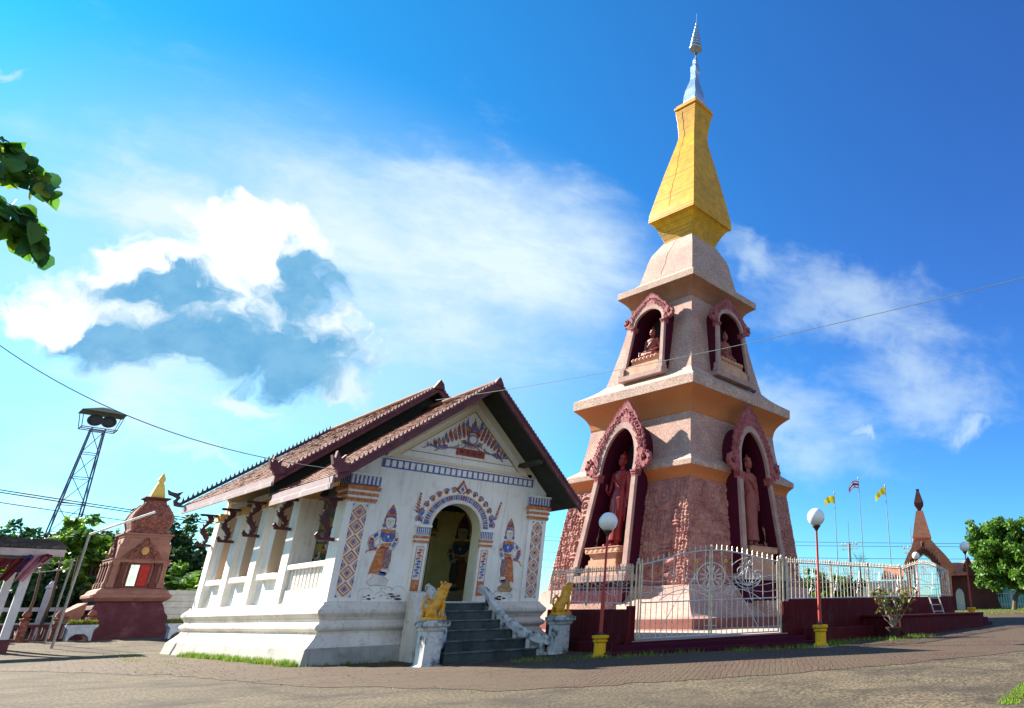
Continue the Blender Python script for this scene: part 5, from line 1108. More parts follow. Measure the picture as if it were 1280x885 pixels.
# ================================================================ street lamps
polem = mat('red_pole', (.42, .04, .025), .5, (.33, .035, .025), 5); globem = mat('milk_glass', (.82, .84, .86), .18, (.78, .80, .83), 2, spec=.6); basem = mat('yellow_base', (.80, .44, .008), .55, (.66, .34, .008), 4, 5, dirt=(.3, .22, .05), dscale=4)
LR = empty('lamp_post', (0, 0, 0), local=True)
MB().box(-.34, .34, -.34, .34, -.1, .02).build('footing', slabm, LR)
bevel(MB().lathe([(.20, 0), (.20, .055), (.155, .07), (.145, .10), (.14, .34), (.175, .36), (.18, .39), (.15, .41), (.20, .44), (.205, .50), (.15, .51)], (0, 0, .02), 10).build('base', basem, LR), .006)
MB().tube([(0, 0, .5), (0, 0, 1.6), (0, 0, 1.62), (0, 0, 2.92)], [.048, .045, .032, .028], 10).build('pole', polem, LR, smooth=True)
MB().lathe([(.07, .50), (.08, .54), (.05, .60), (.05, .50)], n=10).lathe([(.03, 2.86), (.07, 2.93), (.11, 2.97), (.11, 3.0), (.02, 3.01)], n=12).build('collar', darkm, LR, smooth=True)
MB().ell((0, 0, 3.22), (.235, .235, .235), n=28, k=18).build('globe', globem, LR, smooth=True)
for i, (x, y, z, lab) in enumerate(((4.0, -5.97, .03, 'red lamp post with white globe between the right lion and the gate'), (7.96, -9.72, .16, 'red lamp post with white globe and yellow base right of the gate'), (24.3, -7.05, .50, 'red lamp post with white globe near the leafy tree at the far right'), (33.0, -.2, .90, 'far red lamp post with white globe seen over the railing before the brick arch'))):
    r = LR if i == 0 else copytree(LR); r.location = (x, y, z); tag(r, lab, 'street lamp', 'red globe lamp posts')
# ================================================================ potted shrub by the platform
leafc = mat('croton_leaf', (.20, .05, .035), .6, (.10, .14, .03), 7, trans=.25); potm = mat('dark_pot', (.06, .03, .03), .7); bark = mat('pale_bark', (.32, .27, .2), .9, (.2, .16, .12), 8)
r = empty('potted_shrub', (11.9, -10.3, .25), 'straggly red and green potted shrub before the maroon plinth', 'plant', local=True); r.location = (11.3, -10.0, .24)
MB().lathe([(.15, 0), (.20, .22), (.23, .26), (.23, .30), (.18, .30)], n=14).build('pot', potm, r, smooth=True)
k = MB(); cl = []
for i in range(13):
    a = rng.random()*6.28; p = [Vector((0, 0, .3))]; q = Vector((cos(a)*.10, sin(a)*.10, .25))
    for j in range(4): p.append(p[-1]+q*.95+Vector((rng.normal()*.05, rng.normal()*.05, 0))); cl.append(p[-1])
    k.tube(p, [.022, .017, .013, .009, .005], 5)
k.build('stems', bark, r); cl = [c for c in cl if c.z > .55]
soup('leaves', leafcloud(cl, 8, .13, .15), 4, [leafc, mat('yellow_green_leaf', (.22, .26, .05), .6, (.1, .16, .03), 6, trans=.3)], r, mi=(rng.random(len(cl)*9) < .5).astype(int))
# ================================================================ trees
lfA = mat('leaf_green', (.040, .125, .018), .5, (.07, .17, .02), 1.3, 3, trans=.35, spec=.4); lfB = mat('leaf_light', (.15, .29, .022), .5, (.09, .21, .02), 2, 3, trans=.4, spec=.4); lfC = mat('leaf_dark', (.022, .065, .028), .6, (.035, .085, .03), 1.2, 3, trans=.25); trunkm = mat('trunk_bark', (.14, .10, .075), .95, (.08, .06, .045), 5, 6, .5, 20)
def tree(name, x, y, z, H, R, lab, cat='tree', mats=(lfA, lfB), nb=26, per=60, ls=.30, mixf=.35, crown0=.35, seed=1, flat=.8, cr=.75, group=None):
    global rng
    rng = np.random.default_rng(seed); r = empty(name, (x, y, z), lab, cat, group, local=True); k = MB(); cl = []
    top = H*crown0; lean = rng.normal(size=2)*.04*H
    k.tube([(0, 0, -.2), (lean[0]*.3, lean[1]*.3, top*.6), (lean[0], lean[1], top*1.15), (lean[0]*1.1, lean[1]*1.1, H*.75)], [H*.035, H*.026, H*.020, H*.008], 9)
    cz = top+(H-top)*.5
    for i in range(nb):
        d = rng.normal(size=3); d /= np.linalg.norm(d); rad__ = rng.random()**.4
        p = Vector((lean[0]+d[0]*R*rad__, lean[1]+d[1]*R*rad__, cz+d[2]*(H-top)*.5*rad__*.9)); s = Vector((lean[0], lean[1], top+(p.z-top)*.3)); 
        k.tube([s, s.lerp(p, .5)+Vector((0, 0, .05*H*rng.random())), p], [H*.009, H*.006, H*.003], 5)
        for j in range(5):
            e = rng.normal(size=3)*R*.20; cl.append((p.x+e[0], p.y+e[1], max(top*.75, p.z+e[2]*flat)))
    k.build('trunk', trunkm, r, smooth=True); V = leafcloud(cl, per, ls, R*.17*cr/.75)
    soup('crown', V, 4, list(mats), r, mi=(rng.random(len(V)//4) < mixf).astype(int)); return r
p = at(1266, 752, 55); tree('leafy_tree', p.x, p.y, tz(p.x, p.y), 6.1, 3.05, 'dense round green mango-like tree at the far right edge of the yard', nb=80, per=80, ls=.32, crown0=.24, seed=3, mixf=.5)
for (px_, D_, H_, R_, kind, sd) in ((8, 62, 6.2, 3.2, 2, 11), (40, 66, 6.6, 3.2, 2, 12), (72, 60, 6.0, 3.0, 0, 13), (140, 64, 8.2, 3.0, 2, 14), (170, 66, 7.9, 3.0, 2, 15), (103, 50, 5.3, 2.4, 1, 16), (60, 52, 4.2, 2.2, 0, 19), (18, 52, 4.4, 2.2, 1, 20), (215, 60, 6.2, 2.4, 2, 17), (236, 58, 4.2, 2.0, 2, 18), (128, 54, 5.0, 2.2, 2, 21), (85, 56, 4.6, 2.4, 2, 22), (35, 49, 3.4, 2.0, 2, 23)):
    p = at(px_, 780, D_); z = tz(p.x, p.y)
    tree('background_tree', p.x, p.y, z, H_, R_, {(8): 'dark green tree rising behind the left edge of the shed roof', 40: 'dark rounded treetop just above the middle of the shed roof', 72: 'green tree below the lattice tower', 140: 'tall dark tree with feathery top left of the small reliquary', 170: 'tall dark tree directly behind the small reliquary', 103: 'bright yellow-green tree left of the small reliquary', 60: 'mid-green low tree behind the shed posts', 18: 'light green low tree behind the shed at the left edge', 215: 'dark blue-green tree right of the small reliquary', 236: 'low dark tree by the temple far corner, behind the banana plant', 128: 'dark bushy tree beside the bright one, touching the reliquary', 85: 'dark tree in the gap between shed and bright tree', 35: 'dark low tree seen between the two shed posts'}[px_], mats={0: (lfA, lfB), 1: (lfB, lfA), 2: (lfC, lfA)}[kind], nb=24, per=62, ls=.34, crown0=.16, seed=sd, mixf=.25, group='trees behind the yard on the left')
def banana(x, y, z, H, lab, seed, n=9):
    rg_ = random.Random(seed); r = empty('banana_plant', (x, y, z), lab, 'plant', 'banana plants', local=True); MB().tube([(0, 0, 0), (.03, 0, H*.5)], [.13, .08], 9).build('stem', mat('banana_stem', (.2, .26, .09), .7), r)
    k = MB()
    for i in range(n):
        a = i*2.4+rg_.random(); L = H*rg_.uniform(.5, .72); el = rg_.uniform(.5, 1.15); P = []; 
        for t in np.linspace(0, 1, 9): P.append(Vector((cos(a)*L*t*cos(el*(1-.5*t)), sin(a)*L*t*cos(el*(1-.5*t)), H*.48+L*(sin(el)*t-.75*t*t))))
        for j in range(8):
            w0, w1 = [.30*sin(pi*min(t*.95+.08, 1))**.7 for t in (j/8, (j+1)/8)]; s = Vector((-sin(a), cos(a), 0)); gp_ = .08*rg_.random()
            for sg in (-1, 1): k.add([P[j], P[j+1], P[j+1]+s*sg*w1+Vector((0, 0, .12*w1-gp_)), P[j]+s*sg*w0+Vector((0, 0, .12*w0))], [(0, 1, 2, 3)])
    k.build('leaves', mat('banana_leaf', (.16, .30, .035), .45, (.10, .22, .03), 3, trans=.4, spec=.5), r, flip=False)
for (px_, D_, H_, lab, sd) in ((225, 50, 4.6, 'bright green banana plant right of the small reliquary, left one of the clump', 2), (240, 47, 3.4, 'low bright banana plant beside the temple far corner', 3), (210, 52, 4.9, 'tall banana plant just behind the reliquary right edge', 4)):
    p = at(px_, 780, D_); banana(p.x, p.y, tz(p.x, p.y), H_, lab, sd, 12)
# shrubs and palm behind the fence on the right
for (px_, D_, H_, R_, lab, kind, sd) in ((1004, 50, 3.0, 1.6, 'light green shrub seen through the railing next to the stupa', 1, 31), (1032, 50, 3.3, 1.5, 'green shrub behind the railing under the first yellow flag', 0, 32), (1056, 53, 3.0, 1.6, 'dark green shrub behind the railing near the flagpoles', 2, 33), (1018, 57, 3.2, 2.0, 'broad green bush behind the other two, left of the flagpoles', 0, 34)):
    p = at(px_, 750, D_); tree('shrub', p.x, p.y, tz(p.x, p.y), H_, R_, lab, 'shrub', mats={0: (lfA, lfB), 1: (lfB, lfA), 2: (lfC, lfA)}[kind], nb=14, per=60, ls=.26, crown0=.12, seed=sd, group='shrubs behind the railing')
def palm(x, y, z, H, lab):
    r = empty('palm_tree', (x, y, z), lab, 'tree', local=True); MB().tube([(0, 0, 0), (.1, 0, H*.5), (.05, 0, H)], [.16, .12, .09], 8).build('trunk', trunkm, r); k = MB()
    for i in range(22):
        a = i*2.4; el = 1.2-1.6*(i/22.); L = 1.15
        for j in range(-4, 5):
            b = a+j*.14; k.add([(0.05, 0, H), (cos(b)*L*cos(el)*.6-.03, sin(b)*L*cos(el)*.6, H+L*sin(el)*.6), (cos(b)*L*cos(el), sin(b)*L*cos(el), H+L*sin(el)-.12), (cos(b)*L*cos(el)*.6+.03, sin(b)*L*cos(el)*.6+.03, H+L*sin(el)*.6)], [(0, 1, 2, 3)])
    k.build('fronds', lfC, r, flip=False)
p = at(1076, 740, 60); palm(p.x, p.y, tz(p.x, p.y), 3.9, 'small fan palm in the distance between the flagpoles')
# ================================================================ far right: brick archway, side wall, teal house, fence
brk = mat('laterite_brick', (.62, .25, .15), .9, (.50, .17, .10), 1.2, 6, .4, 30, fine=.35, fscale=14, dirt=(.3, .12, .08), dscale=.7); brd = mat('dark_brick', (.13, .045, .04), .9, (.09, .03, .03), 1.5, 6, .3, 20)
AG = empty('brick_archway', (46.8, 5.9, .85), 'brown brick entrance archway with flared roof and tapering spire', 'archway', local=True, rz=rad(-64.3))
YZ = lambda y0, y1: None
F2 = lambda x, z, d: (x, d, z)
oc = [(-1.18, 0), (-1.15, 2.5), (-.95, 3.4), (-.48, 4.15), (0, 4.5), (.48, 4.15), (.95, 3.4), (1.15, 2.5), (1.18, 0)]
k = MB(); k.prism([(-1.5, 0), (-1.5, 2.6)]+[(-1.72, 3.1), (-1.62, 3.7), (-1.3, 4.35), (-.9, 4.95), (-.72, 5.5), (.72, 5.5), (1.15, 4.95), (1.75, 4.25), (2.2, 3.6), (2.35, 3.0), (2.05, 2.6), (2.0, 0)]+oc[::-1], F2, -.9, .9); k.build('arch_body', brk, AG)
k = MB()
for i in range(len(oc)-1):
    (a, b), (c, d) = oc[i], oc[i+1]; k.add([(a*.98, -.88, b*.99), (c*.98, -.88, d*.99), (c*.98, 1.6, d*.99), (a*.98, 1.6, b*.99)], [(0, 1, 2, 3)])
k.build('vault_lining', mat('cream_vault', (.62, .48, .26), .85, (.5, .38, .2), 2), AG)
k = MB(); o2 = [(a*1.0, z) for a, z in oc[1:-1]]
for i in range(len(o2)-1):
    (a, b), (c, d) = o2[i], o2[i+1]; k.prism([(a, b), (c, d), (c*1.22, d*1.03+.12), (a*1.22, b*1.03+.12)], F2, -1.05, -.88)
    for t in (.2, .5, .8): q = (a+(c-a)*t)*1.24, (b+(d-b)*t)*1.03+.15; k.prism([(q[0]-.09, q[1]-.05), (q[0]+.09, q[1]-.05), (q[0], q[1]+.20)], F2, -1.05, -.92)
k.build('arch_band', brd, AG)
MB().add([(-.70, -.6, 5.45), (.70, -.6, 5.45), (.70, .6, 5.45), (-.70, .6, 5.45), (-.78, -.78, 5.7), (.78, -.78, 5.7), (.78, .78, 5.7), (-.78, .78, 5.7), (-.30, -.3, 7.95), (.30, -.3, 7.95), (.30, .3, 7.95), (-.3, .3, 7.95)], [(0, 1, 5, 4), (1, 2, 6, 5), (2, 3, 7, 6), (3, 0, 4, 7), (4, 5, 9, 8), (5, 6, 10, 9), (6, 7, 11, 10), (7, 4, 8, 11), (8, 9, 10, 11), (3, 2, 1, 0)]).build('spire', brk, AG)
MB().sq([(.18, 7.95), (.16, 8.1), (.38, 8.45), (.40, 8.65), (.14, 9.6), (.10, 9.7), (.15, 9.75), (.13, 9.85)]).build('finial', brd, AG)
MB().lathe([(.15, 4.62), (.16, 4.9), (.03, 5.1)], (0, -.95, .35), 6).build('arch_boss', brd, AG)
SWL = empty('side_building', (48.4, 2.4, .9), 'dark brown brick wing with sloping tiled roof and a pale arched door beside the archway', 'building', local=True, rz=rad(-64.3)); SWL.location = (46.8, 5.9, .85)
MB().prism([(2.01, 0), (2.01, 2.75), (3.2, 2.75), (5.1, 2.3), (5.7, 0)], F2, -.5, 3.0).build('wall', brd, SWL)
MB().prism([(3.0, 2.7), (3.15, 3.5), (3.55, 4.1), (3.75, 3.6), (3.95, 3.3), (5.3, 2.6), (5.3, 2.2)], F2, -.7, -.45).build('gable', brd, SWL)
MB().add([(1.95, -.9, 2.75), (3.3, -.9, 2.75), (3.2, .8, 3.7), (1.95, .8, 3.7), (1.95, -.9, 2.6), (3.3, -.9, 2.6), (3.2, .8, 3.55), (1.95, .8, 3.55)], [(0, 1, 2, 3), (7, 6, 5, 4), (0, 4, 5, 1), (1, 5, 6, 2), (3, 2, 6, 7), (0, 3, 7, 4)]).build('roof', brk, SWL)
MB().prism([(2.25, 0), (2.25, 1.2), (2.38, 1.5), (2.58, 1.62), (2.78, 1.5), (2.91, 1.2), (2.91, 0)], F2, -.56, -.501).build('door', mat('pale_door', (.60, .66, .66), .7), SWL)
LB = empty('low_roofed_wall', (45, 9.5, .85), 'long pale grey wall with terracotta tiled coping left of the brick archway', 'wall', local=True, rz=rad(-64.3)); LB.location = (46.8, 5.9, .85)
MB().box(-8.6, -1.55, .2, .6, 0, 2.35).build('wall_body', mat('grey_plaster_far', (.55, .58, .58), .9, (.45, .48, .47), 2), LB)
MB().add([(-3.6, -.4, 2.6), (-1.75, -.4, 2.6), (-1.75, .7, 3.5), (-3.4, .7, 3.5), (-3.6, -.4, 2.45), (-1.75, -.4, 2.45), (-1.75, .7, 3.35), (-3.4, .7, 3.35)], [(0, 1, 2, 3), (7, 6, 5, 4), (0, 4, 5, 1), (1, 5, 6, 2), (3, 2, 6, 7), (0, 3, 7, 4)]).build('roof', mat('orange_tile_far', (.50, .19, .09), .9, (.4, .14, .08), 3), LB)
HB = empty('teal_house', at(1262, 745, 66), 'turquoise painted house partly hidden behind the leafy tree', 'house', local=True, rz=rad(-64)); q = at(1262, 750, 66); HB.location = (q.x, q.y, .9)
MB().box(-3.2, 7, -2, 2, 0, 2.9).build('wall', mat('teal_paint', (.10, .42, .36), .8, (.08, .36, .33), 2), HB)
MB().add([(-3.6, -2.4, 2.9), (7.4, -2.4, 2.9), (7.4, 0, 4.1), (-3.6, 0, 4.1), (-3.6, 2.4, 2.9), (7.4, 2.4, 2.9)], [(0, 1, 2, 3), (3, 2, 5, 4), (0, 3, 4), (1, 5, 2), (0, 4, 5, 1)]).build('roof', mat('grey_roof', (.3, .32, .33), .7), HB)
for x in (-1.2, 1.6, 4.2): MB().box(x-.5, x+.5, -2.03, -2.001, .9, 2.1).build('window', mat('window_dark', (.04, .06, .07), .3), HB)
WF = empty('white_fence', at(1240, 750, 60), 'low white railing fence in front of the turquoise house', 'fence', local=True, rz=rad(-64)); q = at(1232, 750, 60); WF.location = (q.x, q.y, .92)
wp = mat('white_paint', (.72, .74, .74), .7)
MB().box(0, 8, -.03, .03, 1.05, 1.12).box(0, 8, -.03, .03, .25, .31).build('rail', wp, WF)
k = MB()
for i in range(40): k.box(.2*i, .2*i+.05, -.02, .02, .0, 1.0)
k.build('pickets', wp, WF)
for i in range(5): MB().box(2*i-.08, 2*i+.08, -.09, .09, 0, 1.3).build('post', wp, WF)
# flags
pm = mat('flagpole_paint', (.28, .36, .36), .5)
def flag(x, y, H, z0, cols, lab, lab2, sd):
    r = empty('flagpole', (x, y, z0), lab2, 'flagpole', 'flagpoles behind the railing', local=True)
    MB().tube([(0, 0, 0), (0, 0, H-z0)], [.045, .024], 8).build('pole', pm, r); MB().ell((0, 0, H-z0+.05), (.07, .07, .07)).build('finial', goldleaf, r)
    k = MB(); n = 14; dirx, diry = -.43, .9
    rows = len(cols); hh = .60; 
    for j in range(rows+1):
        for i in range(n+1):
            u = i/n; v = j/rows; w = .10*sin(u*6+sd+v)*u
            k.v.append((dirx*u*.85+diry*w+.0, diry*u*.85-dirx*w, H-z0-.12-v*hh*(1-.15*u)-.50*u*u-.08*sin(u*5+sd)))
    for j in range(rows):
        for i in range(n): k.f.append((j*(n+1)+i, j*(n+1)+i+1, (j+1)*(n+1)+i+1, (j+1)*(n+1)+i)); k.m.append(cols[j])
    k.build('flag', [mat('flag_yellow', (.85, .70, .04), .8, trans=.4), mat('flag_red', (.55, .05, .08), .8, trans=.3), mat('flag_white', (.8, .8, .8), .8, trans=.3), mat('flag_blue', (.06, .06, .3), .8, trans=.3)], r, smooth=True, flip=False)
flag(39.03, 9.5, 9.85, .75, [0, 0, 0], '', 'flagpole with a drooping yellow flag, shortest and left of the three', 1.)
flag(40.1, 7.8, 10.95, .8, [1, 2, 3, 3, 2, 1], '', 'tall middle flagpole with a red, white and blue striped flag', 2.)
flag(41.1, 5.95, 10.25, .8, [0, 0, 0], '', 'flagpole with a yellow flag nearest the brick archway', 3.3)
cm = mat('concrete_pole', (.28, .29, .29), .9); wirem = mat('cable_black', (.03, .035, .04), .6)
UP = []
for (x, y, H, lab) in ((56.6, 19.15, 9.95, 'concrete utility pole with crossarm between the first two flagpoles'), (59.8, 13.4, 9.4, 'concrete utility pole with crossarm left of the archway spire')):
    r = empty('utility_pole', (x, y, .9), lab, 'utility pole', 'utility poles on the right', local=True); h = H-.9
    MB().tube([(0, 0, 0), (0, 0, h-2.3)], [.17, .13], 8).build('pole', cm, r); MB().tube([(0, 0, h-2.35), (0, 0, h)], .04, 6).build('rod', cm, r)
    for dz_ in (2.5, 2.95) : MB().box(-.05, .05, -1.0, 1.0, h-dz_+.0, h-dz_+.12).build('crossarm', cm, r)
    for yy in (-.9, -.45, .45, .9): MB().lathe([(.05, 0), (.07, .08), (.03, .2)], (0, yy, h-2.38), 8).build('insulator', wp, r)
    UP.append((x, y, H))
def cable(name, P, Q, sag, r, lab, n=24, group=None, m=None):
    P, Q = Vector(P), Vector(Q); k = MB(); k.tube([P.lerp(Q, t)-Vector((0, 0, sag*4*t*(1-t))) for t in np.linspace(0, 1, n)], r, 5)
    return tag(k.build(name, m or wirem), lab, 'cable', group)
G2 = 'power lines behind the archway'
for i, (dz_, yy) in enumerate(((2.3, -.9), (2.3, .9), (3.4, 0), (4.0, 0), (4.5, .3))):
    A = Vector((56.6, 19.15+yy, 9.95-dz_)); B = Vector((59.8, 13.4+yy, 9.4-dz_+.3)); d = (B-A).normalized()
    cable('power_line', A-d*60+Vector((0, 0, 1-.2*i)), B+d*75+Vector((0, 0, 1.2+.3*i)), 1.1+.25*i, .022, 'thin dark power line crossing low behind the flagpoles and archway', 40, G2)
# ================================================================ left side
RQ = empty('reliquary', (.15, 23.2, .35), 'small pinkish brown reliquary stupa with gold tip on a dark plum base', 'reliquary', local=True)
rb = mat('brown_relief', (.25, .10, .075), .9, (.15, .06, .05), 5, 6, .6, 14, fine=.5, fscale=12); rp = mat('pink_plaster', (.33, .175, .135), .85, (.26, .125, .10), 2, 6, dirt=(.14, .07, .06), dscale=1.8); plb = mat('plum_base', (.075, .02, .032), .8, (.11, .036, .05), 2.2, 6, dirt=(.2, .1, .11), dscale=2)
bevel(MB().sq([(1.62, -.2), (1.62, .28), (1.55, .30), (1.50, .9), (1.36, 1.1), (1.28, 1.35), (1.2, 1.5), (1.28, 1.55)]).build('base', plb, RQ), .02)
bevel(MB().sq([(1.28, 1.551), (1.45, 1.70), (1.46, 1.82), (1.35, 1.88), (1.30, 2.0), (1.15, 2.10), (1.05, 2.12)]).build('base_moulding', rp, RQ), .015)
MB().sq([(1.05, 2.12), (.98, 4.0)]).build('body', rp, RQ)
for s in (-1, 1):
    for face in (0, 1):
        for a in (.93, .62) if face == 0 else (.93, .30, -.30, -.93)[:2]:
            k = MB(); c0 = s*a
            pr_ = [(.14, 2.12), (.14, 2.3), (.10, 2.36), (.085, 3.05), (.12, 3.1), (.12, 3.2)]
            if face == 0: k.sq(pr_, (c0, -1.05, 0))
            else: k.sq(pr_, (-1.05, c0, 0))
            k.build('engaged_column', rp if a > .7 else brd, RQ)
for z0, z1, w in ((3.20, 3.32, 1.10), (3.32, 3.36, 1.14), (4.30, 4.42, .92), (4.42, 4.50, .98)): bevel(MB().sq([(w, z0), (w, z1)]).build('cornice', rp, RQ), .012)
MB().sq([(1.0, 3.36), (.88, 4.30)]).build('upper_body', rp, RQ)
for face in (0, 1):
    fn = (lambda x, z, d: (x, -.96-d, z)) if face == 0 else (lambda x, z, d: (-.96-d, x, z))
    k = MB(); k.prism([(-.80, 3.37), (-.62, 3.55), (-.50, 3.75), (-.28, 3.92), (-.10, 4.12), (0, 4.34), (.10, 4.12), (.28, 3.92), (.50, 3.75), (.62, 3.55), (.80, 3.37)], fn, 0, .12)
    rr = random.Random(9+face)
    for i in range(60):
        x = rr.uniform(-.62, .62); z = 3.40+rr.random()*(.9-abs(x)*1.2); k.ell(fn(x, z, .12), (.05, .05, .05), n=6, k=4)
    k.build('carved_pediment', rb, RQ)
    k = MB(); k.prism([(.14*cos(t), 3.72+.18*sin(t)) for t in np.linspace(0, 2*pi, 13)[:-1]], fn, .10, .17); k.build('gilt_medallion', mat('dull_gilt', (.5, .3, .1), .5), RQ)
wn = MB(); wn.box(-.42, .42, -1.10, -1.0, 2.14, 3.16, 0); WN = wn.build('window', brd, RQ)
MB().box(-.36, -.04, -1.112, -1.101, 2.2, 3.10).build('glass', mat('mirror_pane', (.5, .6, .6), .12, (.3, .4, .38), 5, metal=.6), WN); MB().box(.02, .36, -1.112, -1.101, 2.2, 3.10).build('curtain', mat('red_cloth', (.5, .03, .03), .7, (.3, .02, .02), 9), WN)
for face in (0,):
    bevel(MB().sq([(.80, 4.50), (.70, 4.62), (.68, 4.72), (.76, 5.0), (.78, 5.2), (.72, 5.4), (.56, 5.68), (.44, 5.88), (.38, 6.05)]).build('dome', rb, RQ), .01)
for i, j in ((-1, -1), (1, -1), (-1, 1)):
    k = MB(); k.tube([(i*w, j*w, z) for w, z in ((.80, 4.52), (.69, 4.65), (.68, 4.74), (.76, 5.0), (.78, 5.2), (.72, 5.4), (.56, 5.68), (.44, 5.88))], .05, 6); k.build('dome_rib', rp, RQ)
MB().sq([(.40, 6.05), (.40, 6.10), (.52, 6.14), (.52, 6.2), (.38, 6.22)]).build('neck', brd, RQ)
MB().sq([(.27, 6.22), (.28, 6.32), (.17, 6.75), (.10, 6.95), (.14, 7.08), (.12, 7.15), (.02, 7.40)]).build('golden_tip', mat('dull_gold', (.62, .48, .10), .6, (.55, .42, .12), 2), RQ)
MB().box(-1.95, -1.55, -1.2, 1.2, -.1, .95).prism([(-2.4, .95), (-1.5, 1.5), (-1.5, .95)], lambda x, z, d: (x, d, z), -1.2, 1.2).build('side_ramp', rp, RQ)
RQ.location = (.12, 23.0, .35); RQ.scale = (.92, .92, 1)

PLM = mat('blue_white_planter', (.42, .50, .62), .7, (.30, .38, .5), 3)
PT = empty('planter', (0, 0, 0), local=True)
k = MB(); k.prism([(-.62, 0), (-.50, 0), (-.42, .20), (-.2, .34), (.2, .34), (.42, .20), (.50, 0), (.62, 0), (.62, .55), (.78, .70), (.78, .80), (-.78, .80), (-.78, .70), (-.62, .55)], F2, -.35, .35); bevel(k.build('trough', PLM, PT), .01)
MB().box(-.68, .68, -.30, .30, .80, .83).build('soil', mat('soil', (.05, .035, .025), 1), PT)
rng = np.random.default_rng(5); soup('foliage', leafcloud([(x, y, .92) for x in np.linspace(-.6, .6, 9) for y in (-.15, .15)], 45, .13, .16, -.5), 4, [mat('planter_grass', (.22, .26, .03), .7, (.15, .2, .03), 6, trans=.3)], PT)
for i, (px_, D_, lab) in enumerate(((97, 40.5, 'pale blue-white planter of yellowish plants left of the plum base'), (222, 40.0, 'pale blue-white planter between the reliquary and the temple'))):
    q = at(px_, 797, D_); r = PT if i == 0 else copytree(PT); r.location = (q.x, q.y, tz(q.x, q.y)); r.scale = (.62, .62, .75); tag(r, lab, 'planter', 'pale planters by the reliquary')
# notice board behind planter
q = at(218, 770, 43); NB = empty('notice_board', (q.x, q.y, .38), 'faded whitish notice board with a slanting post right of the reliquary', 'sign', local=True)
MB().box(-.75, .75, -.02, .02, .75, 2.0).build('board', mat('faded_board', (.60, .64, .62), .7, (.45, .5, .48), 3), NB)
for i in range(4): MB().box(-.74, .74, -.03, -.021, .95+.28*i, .97+.28*i).build('board_line', cm, NB)
for x in (-.70, .80): MB().box(x-.04, x+.04, .021, .08, 0, 2.15).build('post', cm, NB)
# lattice tower with flood lamps under a little roof
bluem = mat('blue_steel', (.07, .11, .24), .6, (.05, .08, .17), 4)
TW = empty('lattice_tower', (.20, 49.5, .4), 'tall slim blue steel lattice tower with lamps under a small roof', 'tower', local=True)
hw = lambda z: 1.02-(z/14.2)*.66
for i, j in ((-1, -1), (1, -1), (1, 1), (-1, 1)): MB().tube([(i*hw(0), j*hw(0), 0), (i*hw(14.2), j*hw(14.2), 14.2)], .05, 6).build('leg', bluem, TW)
k = MB(); zz = [0, 2.3, 4.5, 6.6, 8.6, 10.5, 12.3, 14.0]; cs = [(-1, -1), (1, -1), (1, 1), (-1, 1)]
for a in range(len(zz)-1):
    for c in range(4):
        (i, j), (p, q) = cs[c], cs[(c+1) % 4]; z0, z1 = zz[a], zz[a+1]; h0, h1 = hw(z0), hw(z1)
        k.tube([(i*h1, j*h1, z1), (p*h1, q*h1, z1)], .028, 5)
        if (a+c) % 2: k.tube([(i*h0, j*h0, z0), (p*h1, q*h1, z1)], .024, 5)
        else: k.tube([(p*h0, q*h0, z0), (i*h1, j*h1, z1)], .024, 5)
k.build('bracing', bluem, TW)
MB().box(-1.0, 1.0, -.7, -.62, 14.1, 14.15).box(-1.0, 1.0, .62, .7, 14.1, 14.15).box(-1.0, -.92, -.62, .62, 14.1, 14.15).box(.92, 1.0, -.62, .62, 14.1, 14.15).box(-.92, .92, -.05, .05, 14.1, 14.15).build('platform', darkm, TW)
MB().lathe([(1.58, 15.30), (1.60, 15.33), (.2, 15.80), (.05, 15.82)], n=4, rot=pi/4, sx=1.1, sy=.8).build('roof', mat('green_tin', (.04, .07, .055), .6, (.06, .08, .05), 2), TW)
for i, j in ((-1, -1), (1, -1), (1, 1), (-1, 1)): MB().tube([(i*.96, j*.66, 14.12), (i*1.15, j*.82, 15.33)], .025, 5).build('roof_strut', bluem, TW)
for x in (-.36, .44):
    MB().lathe([(.08, -.35), (.25, -.3), (.44, .12), (.44, .18), (.38, .2), (.25, .1)], n=18).xf(lambda v: Vector((x+v.x+v.z*(.2 if x < 0 else -.1), -v.z-.1, 14.75+v.y))).build('flood_lamp', mat('lamp_grey', (.06, .065, .08), .5, (.04, .045, .06), 3, metal=.2), TW, smooth=True)
# open shed at the left edge
SH = empty('open_shed', (-6.4, 17.2, .2), 'open shed at the left edge with dark tiled roof and white posts hung with flags', 'shed')
e0 = at(84, 683, 36); e0b = at(84, 692, 36); 
sx1, sy0 = e0.x, e0.y; zE = e0b.z
sm = mat('shed_white', (.55, .56, .62), .8, (.44, .46, .54), 3)
o = slab('roof', (sx1-9, sy0, zE+.14), (sx1, sy0, zE+.14), (sx1-9, sy0+3.2, zE+.62), (sx1, sy0+3.2, zE+.62), .05, under, SH)
slope('tiling', (sx1-9, sy0-.05, zE+.15), (sx1+.03, sy0-.05, zE+.15), (sx1-9, sy0+3.2, zE+.66), (sx1+.03, sy0+3.2, zE+.66), [mat('grey_tile', (.045, .042, .05), .9, (.08, .075, .08), 4), mat('grey_tile2', (.12, .11, .12), .9)], o, rows=12, cols=44, th=.07)
MB().box(sx1-9, sx1, sy0-.10, sy0-.04, zE-.12, zE+.12).build('fascia_board', mat('mauve_board', (.46, .40, .42), .8, (.36, .31, .34), 3), SH)
MB().box(sx1-9, sx1-.3, sy0+.1, sy0+.25, zE-.35, zE-.12).build('beam', mat('shed_beam', (.25, .24, .24), .9), SH)
